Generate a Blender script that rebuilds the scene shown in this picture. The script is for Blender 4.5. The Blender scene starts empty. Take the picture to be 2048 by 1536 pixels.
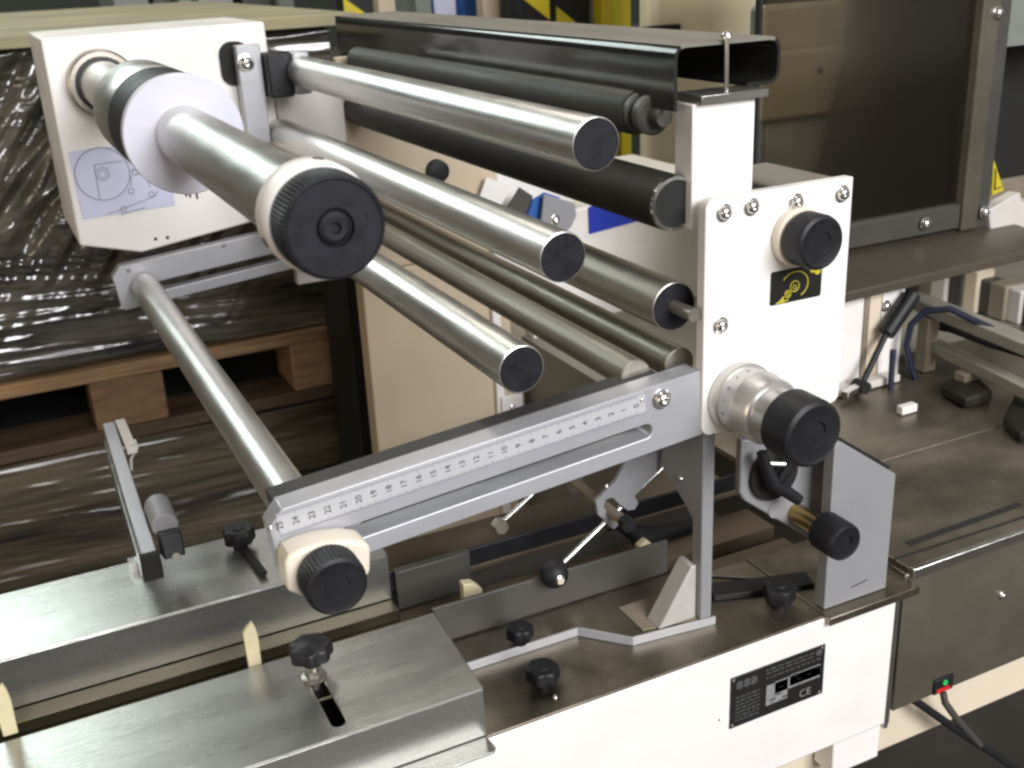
import bpy, bmesh, math, random
from math import sin, cos, pi, radians
from mathutils import Vector, Matrix, noise
random.seed(7)
scn = bpy.context.scene
COL = scn.collection

# ------------------------------------------------------------------ camera
def _rot(a, b, c):
    Rz = Matrix(((cos(a), -sin(a), 0), (sin(a), cos(a), 0), (0, 0, 1)))
    Rx = Matrix(((1, 0, 0), (0, cos(b), -sin(b)), (0, sin(b), cos(b))))
    Rr = Matrix(((cos(c), -sin(c), 0), (sin(c), cos(c), 0), (0, 0, 1)))
    W = Matrix(((1, 0, 0), (0, 0, -1), (0, 1, 0)))
    return Rr @ Rx @ W @ Rz
RC = _rot(0.43771054, 0.37167445, -0.04860477)      # world -> camera (x right, y down, z forward)
F = 2209.408                                         # focal length in photograph pixels
EYE = Vector((0, 0, 1.45))
cd = bpy.data.cameras.new('camera'); cam = bpy.data.objects.new('camera', cd); COL.objects.link(cam)
cd.sensor_width = 36; cd.lens = 36 * F / 2048; cd.clip_start = 0.02; cd.clip_end = 60
RT = RC.transposed()
cm = RT @ Matrix(((1, 0, 0), (0, -1, 0), (0, 0, -1)))
cam.matrix_world = Matrix.Translation(EYE) @ cm.to_4x4()
scn.camera = cam
cd.dof.use_dof = True; cd.dof.focus_distance = 0.88; cd.dof.aperture_fstop = 13

def U(x, y, **k):
    """Measured point of the photograph (2048 x 1536) -> world point on the plane X=, Y= or Z= ."""
    d = RT @ Vector(((x - 1024) / F, (y - 768) / F, 1))
    a, v = list(k.items())[0]; i = 'XYZ'.index(a)
    return EYE + d * ((v - EYE[i]) / d[i])

# ------------------------------------------------------------------ world and lamps
w = bpy.data.worlds.new('World'); scn.world = w; w.use_nodes = True
bg = w.node_tree.nodes['Background']; bg.inputs[0].default_value = (1.0, 0.92, 0.82, 1); bg.inputs[1].default_value = 0.33

def area(name, loc, target, sx, sy, watts, col):
    l = bpy.data.lights.new(name, 'AREA'); l.shape = 'RECTANGLE'; l.size = sx; l.size_y = sy
    l.energy = watts; l.color = col
    o = bpy.data.objects.new(name, l); COL.objects.link(o); o.location = loc
    o.rotation_euler = (Vector(target) - Vector(loc)).to_track_quat('-Z', 'Y').to_euler()
    return o
area('front_window', (0.9, -3.0, 3.1), (0.4, 0.9, 1.1), 2.6, 1.8, 282, (0.96, 0.962, 1.0))
area('rear_skylight', (-1.15, 5.4, 3.85), (-0.2, 0.8, 1.0), 2.4, 1.15, 80, (0.86, 1.0, 0.97))
area('left_warm_fill', (-3.2, -0.2, 1.5), (0.4, 0.9, 1.1), 1.6, 1.6, 24, (1.0, 0.78, 0.55))  # added fill standing in for warm bounce from the left
area('hall_lamp', (0.6, 2.2, 4.6), (0.5, 0.9, 1.0), 0.5, 2.4, 60, (1.0, 0.95, 0.85))

scn.view_settings.view_transform = 'Standard'; scn.view_settings.look = 'None'
scn.view_settings.exposure = 0; scn.view_settings.gamma = 1
scn.cycles.max_bounces = 8; scn.cycles.transparent_max_bounces = 12
scn.cycles.sample_clamp_indirect = 6
scn.cycles.filter_width = 2.5
scn.cycles.use_denoising = True

# ------------------------------------------------------------------ materials
def mat(name, col, rough=0.5, metal=0.0, var=0.12, scale=(8, 8, 8), bump=0.0, bscale=None, rvar=0.08,
        col2=None, coat=0.0, fine=0.0, spec=0.5, detail=5):
    m = bpy.data.materials.new(name); m.use_nodes = True
    nt = m.node_tree; N = nt.nodes; L = nt.links; p = N['Principled BSDF']
    tc = N.new('ShaderNodeTexCoord'); mp = N.new('ShaderNodeMapping'); mp.inputs['Scale'].default_value = scale
    L.new(tc.outputs['Object'], mp.inputs[0])
    nz = N.new('ShaderNodeTexNoise'); nz.inputs['Scale'].default_value = 1; nz.inputs['Detail'].default_value = detail
    nz.inputs['Roughness'].default_value = 0.6
    L.new(mp.outputs[0], nz.inputs['Vector'])
    mr = N.new('ShaderNodeMapRange'); mr.inputs[1].default_value = 0.3; mr.inputs[2].default_value = 0.7
    L.new(nz.outputs['Fac'], mr.inputs[0])
    mx = N.new('ShaderNodeMix'); mx.data_type = 'RGBA'
    c2 = col2 or tuple(c * (1 - var) for c in col)
    mx.inputs[6].default_value = (*c2, 1); mx.inputs[7].default_value = (*col, 1)
    L.new(mr.outputs[0], mx.inputs[0])
    out = mx.outputs[2]
    if fine:
        n2 = N.new('ShaderNodeTexNoise'); n2.inputs['Scale'].default_value = 900; n2.inputs['Detail'].default_value = 2
        L.new(tc.outputs['Object'], n2.inputs['Vector'])
        m2 = N.new('ShaderNodeMix'); m2.data_type = 'RGBA'; m2.blend_type = 'MULTIPLY'; m2.inputs[0].default_value = fine
        L.new(out, m2.inputs[6]); L.new(n2.outputs['Fac'], m2.inputs[7]); out = m2.outputs[2]
    L.new(out, p.inputs['Base Color'])
    p.inputs['Metallic'].default_value = metal
    p.inputs['Specular IOR Level'].default_value = spec
    p.inputs['Coat Weight'].default_value = coat
    r2 = N.new('ShaderNodeMapRange'); r2.inputs[1].default_value = 0.3; r2.inputs[2].default_value = 0.7
    r2.inputs[3].default_value = max(0.03, rough - rvar); r2.inputs[4].default_value = rough + rvar
    L.new(nz.outputs['Fac'], r2.inputs[0]); L.new(r2.outputs[0], p.inputs['Roughness'])
    if bump:
        nb = N.new('ShaderNodeTexNoise'); nb.inputs['Scale'].default_value = 1; nb.inputs['Detail'].default_value = 6
        mb_ = N.new('ShaderNodeMapping'); mb_.inputs['Scale'].default_value = bscale or tuple(s * 6 for s in scale)
        L.new(tc.outputs['Object'], mb_.inputs[0]); L.new(mb_.outputs[0], nb.inputs['Vector'])
        b = N.new('ShaderNodeBump'); b.inputs['Strength'].default_value = bump; b.inputs['Distance'].default_value = 0.002
        L.new(nb.outputs['Fac'], b.inputs['Height']); L.new(b.outputs[0], p.inputs['Normal'])
    return m

def smoked(name, tint, rough=0.12, dust=(0.05, 0.05, 0.042), lo=.22, hi=.5):
    m = bpy.data.materials.new(name); m.use_nodes = True
    nt = m.node_tree; N = nt.nodes; L = nt.links
    N.remove(N['Principled BSDF']); out = N['Material Output']
    tr = N.new('ShaderNodeBsdfTransparent'); tr.inputs[0].default_value = (*tint, 1)
    gl = N.new('ShaderNodeBsdfGlossy'); gl.inputs['Roughness'].default_value = rough
    df = N.new('ShaderNodeBsdfDiffuse'); df.inputs[0].default_value = (*dust, 1)
    fr = N.new('ShaderNodeFresnel'); fr.inputs[0].default_value = 1.49
    a = N.new('ShaderNodeMixShader'); a.inputs[0].default_value = 0.35
    tc = N.new('ShaderNodeTexCoord'); nz = N.new('ShaderNodeTexNoise'); nz.inputs['Scale'].default_value = 14; nz.inputs['Detail'].default_value = 6
    L.new(tc.outputs['Object'], nz.inputs['Vector'])
    mr = N.new('ShaderNodeMapRange'); mr.inputs[3].default_value = lo; mr.inputs[4].default_value = hi
    L.new(nz.outputs['Fac'], mr.inputs[0]); L.new(mr.outputs[0], a.inputs[0])
    L.new(tr.outputs[0], a.inputs[1]); L.new(df.outputs[0], a.inputs[2])
    b = N.new('ShaderNodeMixShader'); L.new(fr.outputs[0], b.inputs[0]); L.new(a.outputs[0], b.inputs[1]); L.new(gl.outputs[0], b.inputs[2])
    L.new(b.outputs[0], out.inputs[0])
    return m

M = {}
M['white'] = mat('white_paint', (0.80, 0.775, 0.735), 0.42, 0, 0.10, (11, 11, 17), 0.06, (500, 500, 500))
M['cream'] = mat('cream_paint', (0.70, 0.60, 0.45), 0.5, 0, 0.10, (9, 9, 3), 0.05, (300, 300, 300))
M['dimwhite'] = mat('dim_white_paint', (0.62, 0.58, 0.53), 0.5, 0, 0.12, (9, 9, 9))  # dimmer copy of the white paint, shade is put into it
M['roller'] = mat('turned_steel', (0.80, 0.785, 0.745), 0.33, 0.93, 0.10, (60, 14, 60), 0.10, (260, 1500, 260), 0.06, fine=0.45)
M['roller2'] = mat('dusty_turned_steel', (0.60, 0.56, 0.48), 0.40, 0.9, 0.18, (50, 12, 50), 0.10, (260, 1500, 260), 0.06, fine=0.45)
M['steel'] = mat('stainless_sheet', (0.50, 0.50, 0.465), 0.28, 0.82, 0.20, (6, 26, 26), 0.10, (25, 900, 900), 0.06, fine=0.45)
M['steeld'] = mat('dull_steel_top', (0.42, 0.365, 0.285), 0.40, 1, 0.40, (14, 14, 14), 0.08, (60, 500, 500), 0.1, fine=0.45)
M['housing_steel'] = mat('dark_step_steel', (0.14, 0.12, 0.08), 0.4, 0.9, 0.3, (9, 20, 20), 0.05, (40, 600, 600))  # darker steel tone for the rail steps
M['bright'] = mat('plated_steel', (0.72, 0.71, 0.69), 0.2, 1, 0.1, (40, 40, 40), 0.04)
M['alu'] = mat('anodised_aluminium', (0.43, 0.435, 0.455), 0.40, 0.35, 0.07, (10, 30, 30), 0.04, (40, 800, 800))
M['flange'] = mat('shaded_flange_white', (0.56, 0.56, 0.63), 0.4, 0, 0.04, (14, 14, 14))  # white flange with its lilac shade put into the colour
M['tabletop'] = mat('worn_table_steel', (0.38, 0.33, 0.26), 0.42, 0.85, 0.40, (9, 12, 12), 0.08, (60, 500, 500), 0.1, fine=0.5)
M['side_metal'] = mat('olive_side_metal', (0.21, 0.185, 0.14), 0.36, 0.5, 0.30, (8, 8, 8), 0.05, fine=0.4)
M['black'] = mat('black_plastic', (0.011, 0.011, 0.013), 0.48, 0, 0.25, (40, 40, 40), 0.15, (600, 600, 600), spec=0.35)
M['cap'] = mat('black_end_cap', (0.014, 0.0145, 0.021), 0.6, 0, 0.55, (90, 90, 90), 0.12, (500, 500, 500), 0.12, spec=0.3, fine=0.4)
M['rubber'] = mat('black_rubber', (0.034, 0.029, 0.022), 0.6, 0, 0.75, (22, 14, 22), 0.3, (120, 60, 120), 0.1, spec=0.25)
M['press'] = mat('dusty_black_rubber', (0.050, 0.050, 0.042), 0.55, 0, 0.4, (30, 5, 30), 0.2, (120, 60, 120), 0.1, spec=0.3)
M['blackvoid'] = mat('matt_black', (0.008, 0.008, 0.007), 0.8, 0, 0.3)
M['strip'] = mat('dark_rubber_strip', (0.035, 0.034, 0.031), 0.7, 0, 0.2, (20, 20, 20))
M['grey'] = mat('grey_paint', (0.245, 0.245, 0.252), 0.48, 0, 0.07, (14, 14, 14), 0.06, (600, 600, 600))
M['greyd'] = mat('dark_grey_paint', (0.060, 0.056, 0.048), 0.5, 0, 0.2, (9, 9, 9), 0.05)
M['housing'] = mat('dusty_grey_top', (0.20, 0.185, 0.15), 0.6, 0, 0.2, (20, 20, 20), 0.1)
M['dial'] = mat('satin_dial_metal', (0.60, 0.59, 0.56), 0.34, 0.75, 0.05, (30, 30, 30), 0.02)
M['gusset'] = mat('grey_gusset_paint', (0.44, 0.42, 0.39), 0.5, 0, 0.15, (30, 30, 30))  # greyer tone than the white parts
M['brass'] = mat('brass', (0.45, 0.31, 0.13), 0.34, 1, 0.1)
M['ruler'] = mat('scale_tape', (0.47, 0.475, 0.485), 0.45, 0.1, 0.05, (20, 20, 20))
M['ink'] = mat('black_ink', (0.03, 0.03, 0.035), 0.6, 0, 0.2)
M['inkg'] = mat('grey_ink', (0.27, 0.275, 0.33), 0.6, 0, 0.2)
M['sticker'] = mat('pale_blue_film', (0.555, 0.575, 0.73), 0.35, 0, 0.07, (14, 14, 14))
M['plate_black'] = mat('black_label', (0.012, 0.012, 0.011), 0.4, 0, 0.2)
M['plate_print'] = mat('grey_print', (0.28, 0.28, 0.28), 0.5, 0, 0.5, (220, 220, 220))
M['plate_dim'] = mat('dim_print', (0.085, 0.085, 0.085), 0.5, 0, 0.5, (220, 220, 220))
M['yellow'] = mat('yellow_print', (0.50, 0.43, 0.03), 0.5, 0, 0.2)
M['ivory'] = mat('ivory_plastic', (0.74, 0.67, 0.55), 0.4, 0, 0.06, (20, 20, 20))
M['lug'] = mat('cream_lug', (0.60, 0.53, 0.33), 0.5, 0, 0.15, (60, 60, 60))
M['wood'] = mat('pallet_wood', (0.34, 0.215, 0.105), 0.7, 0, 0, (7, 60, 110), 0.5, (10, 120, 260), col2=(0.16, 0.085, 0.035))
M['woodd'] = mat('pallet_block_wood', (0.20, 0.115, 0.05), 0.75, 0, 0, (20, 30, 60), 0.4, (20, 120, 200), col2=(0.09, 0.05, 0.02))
M['woodk'] = mat('shaded_pallet_wood', (0.10, 0.058, 0.027), 0.7, 0, 0, (6, 40, 60), 0.4, (10, 120, 200), col2=(0.04, 0.024, 0.012))  # darkened wood, the shade under the pallet is in the colour
M['board'] = mat('dusty_board', (0.33, 0.29, 0.175), 0.75, 0, 0, (3, 9, 9), 0.2, (30, 90, 90), col2=(0.17, 0.16, 0.09))
M['film'] = mat('stretch_film', (0.15, 0.135, 0.10), 0.15, 0, 0, (3, 30, 14), 0.6, (7, 30, 60), 0.1, col2=(0.008, 0.008, 0.006), spec=0.8, coat=0.4)  # pale streaks paint the film's sheen into its colour
M['film2'] = mat('stretch_film_lower', (0.15, 0.118, 0.072), 0.24, 0, 0, (2.2, 30, 34), 0.6, (4, 40, 70), 0.1, col2=(0.013, 0.010, 0.007), spec=0.6)  # streak colours carry painted sheen here as well
M['smoke'] = smoked('smoked_acrylic', (0.55, 0.56, 0.51), 0.12, (0.055, 0.055, 0.048))
M['smoke2'] = smoked('dark_smoked_acrylic', (0.90, 0.85, 0.75), 0.10, (0.018, 0.013, 0.007), .02, .28)
M['guardtop'] = mat('dusty_dark_acrylic', (0.19, 0.175, 0.14), 0.6, 0, 0.25, (30, 5, 30), 0.1)
M['blue'] = mat('blue_print', (0.012, 0.04, 0.42), 0.5, 0, 0.2)
M['bluep'] = mat('mid_blue_paint', (0.02, 0.10, 0.36), 0.5, 0, 0.2)
M['hose'] = mat('blue_hose', (0.012, 0.017, 0.045), 0.4, 0, 0.2)
M['wall'] = mat('hall_wall', (0.055, 0.065, 0.050), 0.8, 0, 0, (1.2, 1.2, 2.5), col2=(0.025, 0.032, 0.026))
M['floor'] = mat('factory_floor', (0.06, 0.052, 0.042), 0.6, 0, 0.4, (3, 3, 3), 0.1)
M['lit_cream'] = mat('lit_cream_paint', (0.92, 0.82, 0.56), 0.45, 0, 0.06, (6, 6, 6))  # extra light on the casing is put into this colour
M['panel_dark'] = mat('dark_brown_panel', (0.075, 0.063, 0.046), 0.36, 0, 0.25, (5, 5, 5), 0.05)
M['rackgrey'] = mat('rack_grey_paint', (0.30, 0.285, 0.235), 0.5, 0.1, 0.2, (20, 20, 20))
M['hall'] = mat('rack_steel', (0.20, 0.22, 0.19), 0.5, 0, 0.2, (6, 6, 6))
M['yellowpaint'] = mat('yellow_paint', (0.62, 0.50, 0.015), 0.5, 0, 0.15)
M['beige'] = mat('beige_paint', (0.58, 0.47, 0.33), 0.5, 0, 0.12, (5, 5, 3), 0.04)
M['tan'] = mat('tan_metal', (0.30, 0.25, 0.18), 0.55, 0.2, 0.3, (20, 20, 20), 0.1)
M['bed'] = mat('worn_conveyor_bed', (0.11, 0.08, 0.05), 0.5, 0.3, 0.4, (6, 25, 25), 0.1)
M['olive'] = mat('olive_grey_paint', (0.19, 0.18, 0.145), 0.5, 0, 0.15, (9, 9, 9))
M['olive2'] = mat('slate_paint', (0.17, 0.18, 0.17), 0.45, 0, 0, (9, 9, 9), col2=(0.08, 0.11, 0.15))
M['red'] = mat('red_print', (0.6, 0.02, 0.02), 0.4, 0, 0.1)
mg = mat('green_indicator', (0.02, 0.5, 0.12), 0.4); M['green'] = mg
mg.node_tree.nodes['Principled BSDF'].inputs['Emission Color'].default_value = (0.02, 0.7, 0.15, 1)
mg.node_tree.nodes['Principled BSDF'].inputs['Emission Strength'].default_value = 0.35

# ------------------------------------------------------------------ builders
LOC = {}
class MB:
    def __init__(s): s.v = []; s.f = []
    def add(s, vs, fs):
        n = len(s.v); s.v += [Vector(p) for p in vs]; s.f += [tuple(i + n for i in f) for f in fs]; return s
    def box(s, x0, x1, y0, y1, z0, z1):
        vs = [(x, y, z) for z in (z0, z1) for y in (y0, y1) for x in (x0, x1)]
        return s.add(vs, [(0, 2, 3, 1), (4, 5, 7, 6), (0, 1, 5, 4), (2, 6, 7, 3), (0, 4, 6, 2), (1, 3, 7, 5)])
    def obox(s, c, ax, ay, az, hx, hy, hz):
        c = Vector(c); ax, ay, az = (Vector(a).normalized() for a in (ax, ay, az))
        vs = [c + ax * (sx * hx) + ay * (sy * hy) + az * (sz * hz) for sz in (-1, 1) for sy in (-1, 1) for sx in (-1, 1)]
        return s.add(vs, [(0, 2, 3, 1), (4, 5, 7, 6), (0, 1, 5, 4), (2, 6, 7, 3), (0, 4, 6, 2), (1, 3, 7, 5)])
    def bar(s, p0, p1, w, h, up=(0, 0, 1)):
        p0, p1 = Vector(p0), Vector(p1); a = (p1 - p0).normalized(); u = Vector(up); b = a.cross(u).normalized(); u = b.cross(a)
        return s.obox((p0 + p1) / 2, a, b, u, (p1 - p0).length / 2, w / 2, h / 2)
    def lathe(s, base, d, prof, n=40, teeth=0, depth=0.0, kn=()):
        base = Vector(base); d = Vector(d).normalized()
        a = d.orthogonal().normalized(); b = d.cross(a)
        vs = []; fs = []
        for k, (h, r) in enumerate(prof):
            for i in range(n):
                t = 2 * pi * i / n; rr = r
                if teeth and k in kn: rr = r - depth * (0.5 - 0.5 * cos(teeth * t))
                vs.append(base + d * h + (a * cos(t) + b * sin(t)) * rr)
        for k in range(len(prof) - 1):
            for i in range(n):
                j = (i + 1) % n
                fs.append((k * n + i, k * n + j, (k + 1) * n + j, (k + 1) * n + i))
        fs.append(tuple(reversed(range(n)))); fs.append(tuple(range((len(prof) - 1) * n, len(prof) * n)))
        return s.add(vs, fs)
    def cyl(s, p0, p1, r, r1=None, n=32):
        p0, p1 = Vector(p0), Vector(p1); h = (p1 - p0).length
        return s.lathe(p0, p1 - p0, [(0, r), (h, r if r1 is None else r1)], n)
    def tube(s, pts, r, n=10):
        pts = [Vector(p) for p in pts]; vs = []; fs = []; prev = None
        for k, p in enumerate(pts):
            t = (pts[min(k + 1, len(pts) - 1)] - pts[max(k - 1, 0)]).normalized()
            a = (prev - t * prev.dot(t)).normalized() if prev is not None else t.orthogonal().normalized()
            prev = a; b = t.cross(a); rr = r[k] if isinstance(r, (list, tuple)) else r
            vs += [p + (a * cos(2 * pi * i / n) + b * sin(2 * pi * i / n)) * rr for i in range(n)]
        for k in range(len(pts) - 1):
            for i in range(n):
                j = (i + 1) % n; fs.append((k * n + i, k * n + j, (k + 1) * n + j, (k + 1) * n + i))
        fs.append(tuple(reversed(range(n)))); fs.append(tuple(range((len(pts) - 1) * n, len(pts) * n)))
        return s.add(vs, fs)
    def prism(s, loops, axis, a0, a1):
        """extrude an outline (with holes) along an axis; 2D pts: Y->(x,z)  X->(y,z)  Z->(x,y)"""
        if not isinstance(loops[0][0], (tuple, list, Vector)): loops = [loops]
        bm = bmesh.new(); es = []
        for lp in loops:
            vv = [bm.verts.new((p[0], p[1], 0)) for p in lp]
            es += [bm.edges.new((vv[i], vv[(i + 1) % len(vv)])) for i in range(len(vv))]
        bmesh.ops.triangle_fill(bm, edges=es, use_beauty=True, use_dissolve=False)
        r = bmesh.ops.extrude_face_region(bm, geom=bm.faces[:])
        for e in r['geom']:
            if isinstance(e, bmesh.types.BMVert): e.co.z = 1
        bmesh.ops.dissolve_limit(bm, angle_limit=0.001, verts=bm.verts[:], edges=bm.edges[:])
        bm.verts.index_update()
        def mp(c):
            t = a0 + (a1 - a0) * c.z
            return {'Y': (c.x, t, c.y), 'X': (t, c.x, c.y), 'Z': (c.x, c.y, t)}[axis]
        s.add([mp(v.co) for v in bm.verts], [tuple(v.index for v in f.verts) for f in bm.faces])
        bm.free(); return s
    def torus(s, c, nrm, R, r, n=40, m=8, a0=0, a1=2 * pi):
        c = Vector(c); d = Vector(nrm).normalized(); a = d.orthogonal().normalized(); b = d.cross(a)
        k = n if a1 - a0 >= 2 * pi - 1e-6 else n + 1
        pts = [c + (a * cos(a0 + (a1 - a0) * i / n) + b * sin(a0 + (a1 - a0) * i / n)) * R for i in range(k)]
        if k == n: pts.append(pts[0])
        return s.tube(pts, r, m)
    def text(s, txt, origin, ax, ay, size, off=0.0, align='CENTER'):
        cu = bpy.data.curves.new('t', 'FONT'); cu.body = txt; cu.size = size; cu.align_x = align; cu.align_y = 'CENTER'; cu.extrude = 0
        o = bpy.data.objects.new('t', cu); COL.objects.link(o)
        dg = bpy.context.evaluated_depsgraph_get(); me = o.evaluated_get(dg).to_mesh()
        o3 = Vector(origin); ax = Vector(ax).normalized(); ay = Vector(ay).normalized(); nz = ax.cross(ay)
        s.add([o3 + ax * v.co.x + ay * v.co.y + nz * off for v in me.vertices], [tuple(p.vertices) for p in me.polygons])
        o.evaluated_get(dg).to_mesh_clear(); bpy.data.objects.remove(o); bpy.data.curves.remove(cu)
        return s
    def build(s, name, m, parent=None, bev=0.0, sharp=35, seg=2, fix=True):
        off = LOC.get(parent.name, Vector()) if parent else None
        if parent is None:
            xs = [v.x for v in s.v]; ys = [v.y for v in s.v]; zs = [v.z for v in s.v]
            off = Vector(((min(xs) + max(xs)) / 2, (min(ys) + max(ys)) / 2, min(zs)))
        me = bpy.data.meshes.new(name); me.from_pydata([v - off for v in s.v], [], s.f)
        if fix:
            bm = bmesh.new(); bm.from_mesh(me); bmesh.ops.recalc_face_normals(bm, faces=bm.faces); bm.to_mesh(me); bm.free()
        me.materials.append(M[m] if isinstance(m, str) else m)
        me.polygons.foreach_set('use_smooth', [True] * len(me.polygons)); me.set_sharp_from_angle(angle=radians(sharp))
        o = bpy.data.objects.new(name, me); COL.objects.link(o)
        if parent: o.parent = parent
        else: o.location = off
        LOC[o.name] = off.copy()
        if bev:
            b = o.modifiers.new('bevel', 'BEVEL'); b.width = bev; b.segments = seg; b.limit_method = 'ANGLE'; b.angle_limit = radians(40)
            b.harden_normals = False
        return o

def tag(o, label=None, cat=None, group=None, kind=None):
    if label: o['label'] = label
    if cat: o['category'] = cat
    if group: o['group'] = group
    if kind: o['kind'] = kind
    return o
def T(name, label, cat, loc, group=None):
    o = bpy.data.objects.new(name, None); o.empty_display_size = 0.02; COL.objects.link(o)
    o.location = loc; LOC[o.name] = Vector(loc); return tag(o, label, cat, group)
def rrect(x0, x1, z0, z1, r, n=5, corners=(1, 1, 1, 1)):
    """rounded rectangle, corners: bl, br, tr, tl"""
    out = []
    for (cx, cz, a, on) in ((x0, z0, pi, corners[0]), (x1, z0, 1.5 * pi, corners[1]), (x1, z1, 0, corners[2]), (x0, z1, .5 * pi, corners[3])):
        if not on: out.append((cx, cz)); continue
        ox = cx + (r if cx == x0 else -r); oz = cz + (r if cz == z0 else -r)
        out += [(ox + r * cos(a + .5 * pi * i / n), oz + r * sin(a + .5 * pi * i / n)) for i in range(n + 1)]
    return out
def circ(cx, cz, r, n=28): return [(cx + r * cos(2 * pi * i / n), cz + r * sin(2 * pi * i / n)) for i in range(n)]
NY = Vector((0, -1, 0)); UP = Vector((0, 0, 1))

def screw(parent, p, r=0.0062, d=NY, washer=True, m='bright', name='screw'):
    p = Vector(p); d = Vector(d)
    b = MB()
    if washer: b.lathe(p, d, [(0, r), (0.0011, r), (0.0013, r * .95)], 24)
    o = 0.0013 if washer else 0
    b.lathe(p + d * o, d, [(0, r * .78), (r * .35, r * .74), (r * .6, r * .52), (r * .66, r * .30), (r * .34, r * .28)], 24)
    return b.build(name, m, parent)
def star_knob(parent, c, r, h, d=UP, m='black', lobes=7, name='grip'):
    b = MB(); n = lobes * 8
    b.lathe(c, d, [(0, r * .45), (h * .25, r * .5), (h * .34, r * .93), (h * .42, r), (h * .86, r), (h * .96, r * .94), (h, r * .82), (h, r * .42), (h * 1.05, r * .34)], n, lobes, r * .13, (2, 3, 4, 5))
    return b.build(name, m, parent)
def round_knob(parent, c, r, h, d=NY, m='black', name='grip', teeth=0):
    b = MB()
    b.lathe(c, d, [(0, r * .93), (h * .04, r), (h * .78, r), (h * .93, r * .965), (h, r * .86), (h * .985, r * .82), (h * .985, r * .42), (h * .93, r * .38), (h * .93, r * .2)],
            96 if not teeth else teeth * 4, teeth, r * .035, (1, 2))
    return b.build(name, m, parent)

# ================================================================== THE SETTING
tag(MB().add([(-12, -8, 0), (14, -8, 0), (14, 14, 0), (-12, 14, 0)], [(0, 1, 2, 3)]).build('floor', 'floor', fix=False), kind='structure')
tag(MB().box(-12, 14, 6.6, 6.8, 0, 5.5).build('wall', 'wall'), kind='structure')
ZT = 0.8994            # machine table top
# ================================================================== MACHINE BASE
base = T('packing_machine', 'white machine base with steel table top and black rating plate', 'machine base', (0.4, 0.66, 0.70))
YP = 0.63
bb = MB().box(-0.9, 0.668, YP, YP + 0.03, 0.7527, ZT - 0.002).build('side_panel', 'white', base, 0.002)
MB().box(0.61, 0.667, YP + .004, YP + .03, 0.712, 0.7525).build('foot', 'white', base, 0.0015)
tt = MB().box(-0.9, 0.585, YP + .0015, 0.742, ZT - 0.006, ZT).build('table_top', 'steeld', base, 0.001)
MB().box(0.5852, 0.689, YP - .006, 0.742, ZT - 0.007, ZT + .001).build('table_end_plate', 'steeld', base, 0.0008)
MB().box(0.669, 0.674, YP + .002, YP + .03, 0.745, ZT - .008).box(0.676, 0.6795, YP + .006, YP + .03, 0.745, ZT - .008).build('edge_profile', 'bright', base, 0.0005)
MB().box(-0.9, 0.66, YP + .04, .95, 0.70, 0.86).build('inner_frame', 'greyd', base)
# rating plate
q = [U(1458, 1365, Y=YP), U(1648, 1280, Y=YP), U(1645, 1378, Y=YP), U(1460, 1462, Y=YP)]
rx0, rx1 = (q[0].x + q[3].x) / 2, (q[1].x + q[2].x) / 2; rz1, rz0 = (q[0].z + q[1].z) / 2, (q[2].z + q[3].z) / 2
rp = MB().box(rx0, rx1, YP - .0014, YP - .0002, rz0, rz1).build('rating_plate', 'plate_black', base, 0.0003)
def pbox(mb, u0, u1, v0, v1, y=YP - .0014):
    mb.box(rx0 + (rx1 - rx0) * u0, rx0 + (rx1 - rx0) * u1, y - .0004, y - .0001, rz0 + (rz1 - rz0) * v0, rz0 + (rz1 - rz0) * v1)
b1 = MB(); b2 = MB()
random.seed(3)
pbox(b1, .37, .60, .20, .60); pbox(b1, .62, .95, .42, .64); pbox(b1, .46, .95, .38, .62)
for i in range(7):                                   # rows of print too small to read
    v = .12 + .075 * i; x = .05
    while x < .29:
        l = random.uniform(.02, .06); pbox(b2, x, min(x + l, .30), v, v + .03); x += l + .012
for i, v in enumerate((.74, .83, .90)):
    x = .36
    while x < (.86 if i else .92):
        l = random.uniform(.02, .07); pbox(b2, x, x + l, v, v + .028); x += l + .014
for u in (.09, .16, .23):
    b2.lathe((rx0 + (rx1 - rx0) * u, YP - .0014, rz0 + (rz1 - rz0) * .82), NY, [(0, .0042), (.0003, .0042)], 16)
b2.lathe((rx0 + (rx1 - rx0) * .93, YP - .0014, rz0 + (rz1 - rz0) * .88), NY, [(0, .0035), (.0003, .0035)], 16)
b1.build('print_field', 'plate_print', rp); b2.build('print_rows', 'plate_dim', rp)
MB().text('CE', (rx0 + (rx1 - rx0) * .80, YP - .0016, rz0 + (rz1 - rz0) * .16), (1, 0, 0), (0, 0, 1), .011).build('ce_mark', 'plate_print', rp)
dk = MB()
for (u, v) in ((.42, .28), (.47, .35), (.55, .25), (.5, .48), (.7, .5), (.8, .52), (.9, .58), (.66, .57)):
    pbox(dk, u, u + .05, v, v + .02, YP - .0019)
dk.build('print_lines', 'plate_black', rp)
for u, v in ((.03, .05), (.97, .05), (.03, .95), (.97, .95)):
    MB().lathe((rx0 + (rx1 - rx0) * u, YP - .0014, rz0 + (rz1 - rz0) * v), NY, [(0, .0017), (.0006, .0014)], 12).build('rivet', 'bright', rp)
screw(base, U(1438, 1440, Y=YP), .0012, washer=False, m='greyd')

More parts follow.
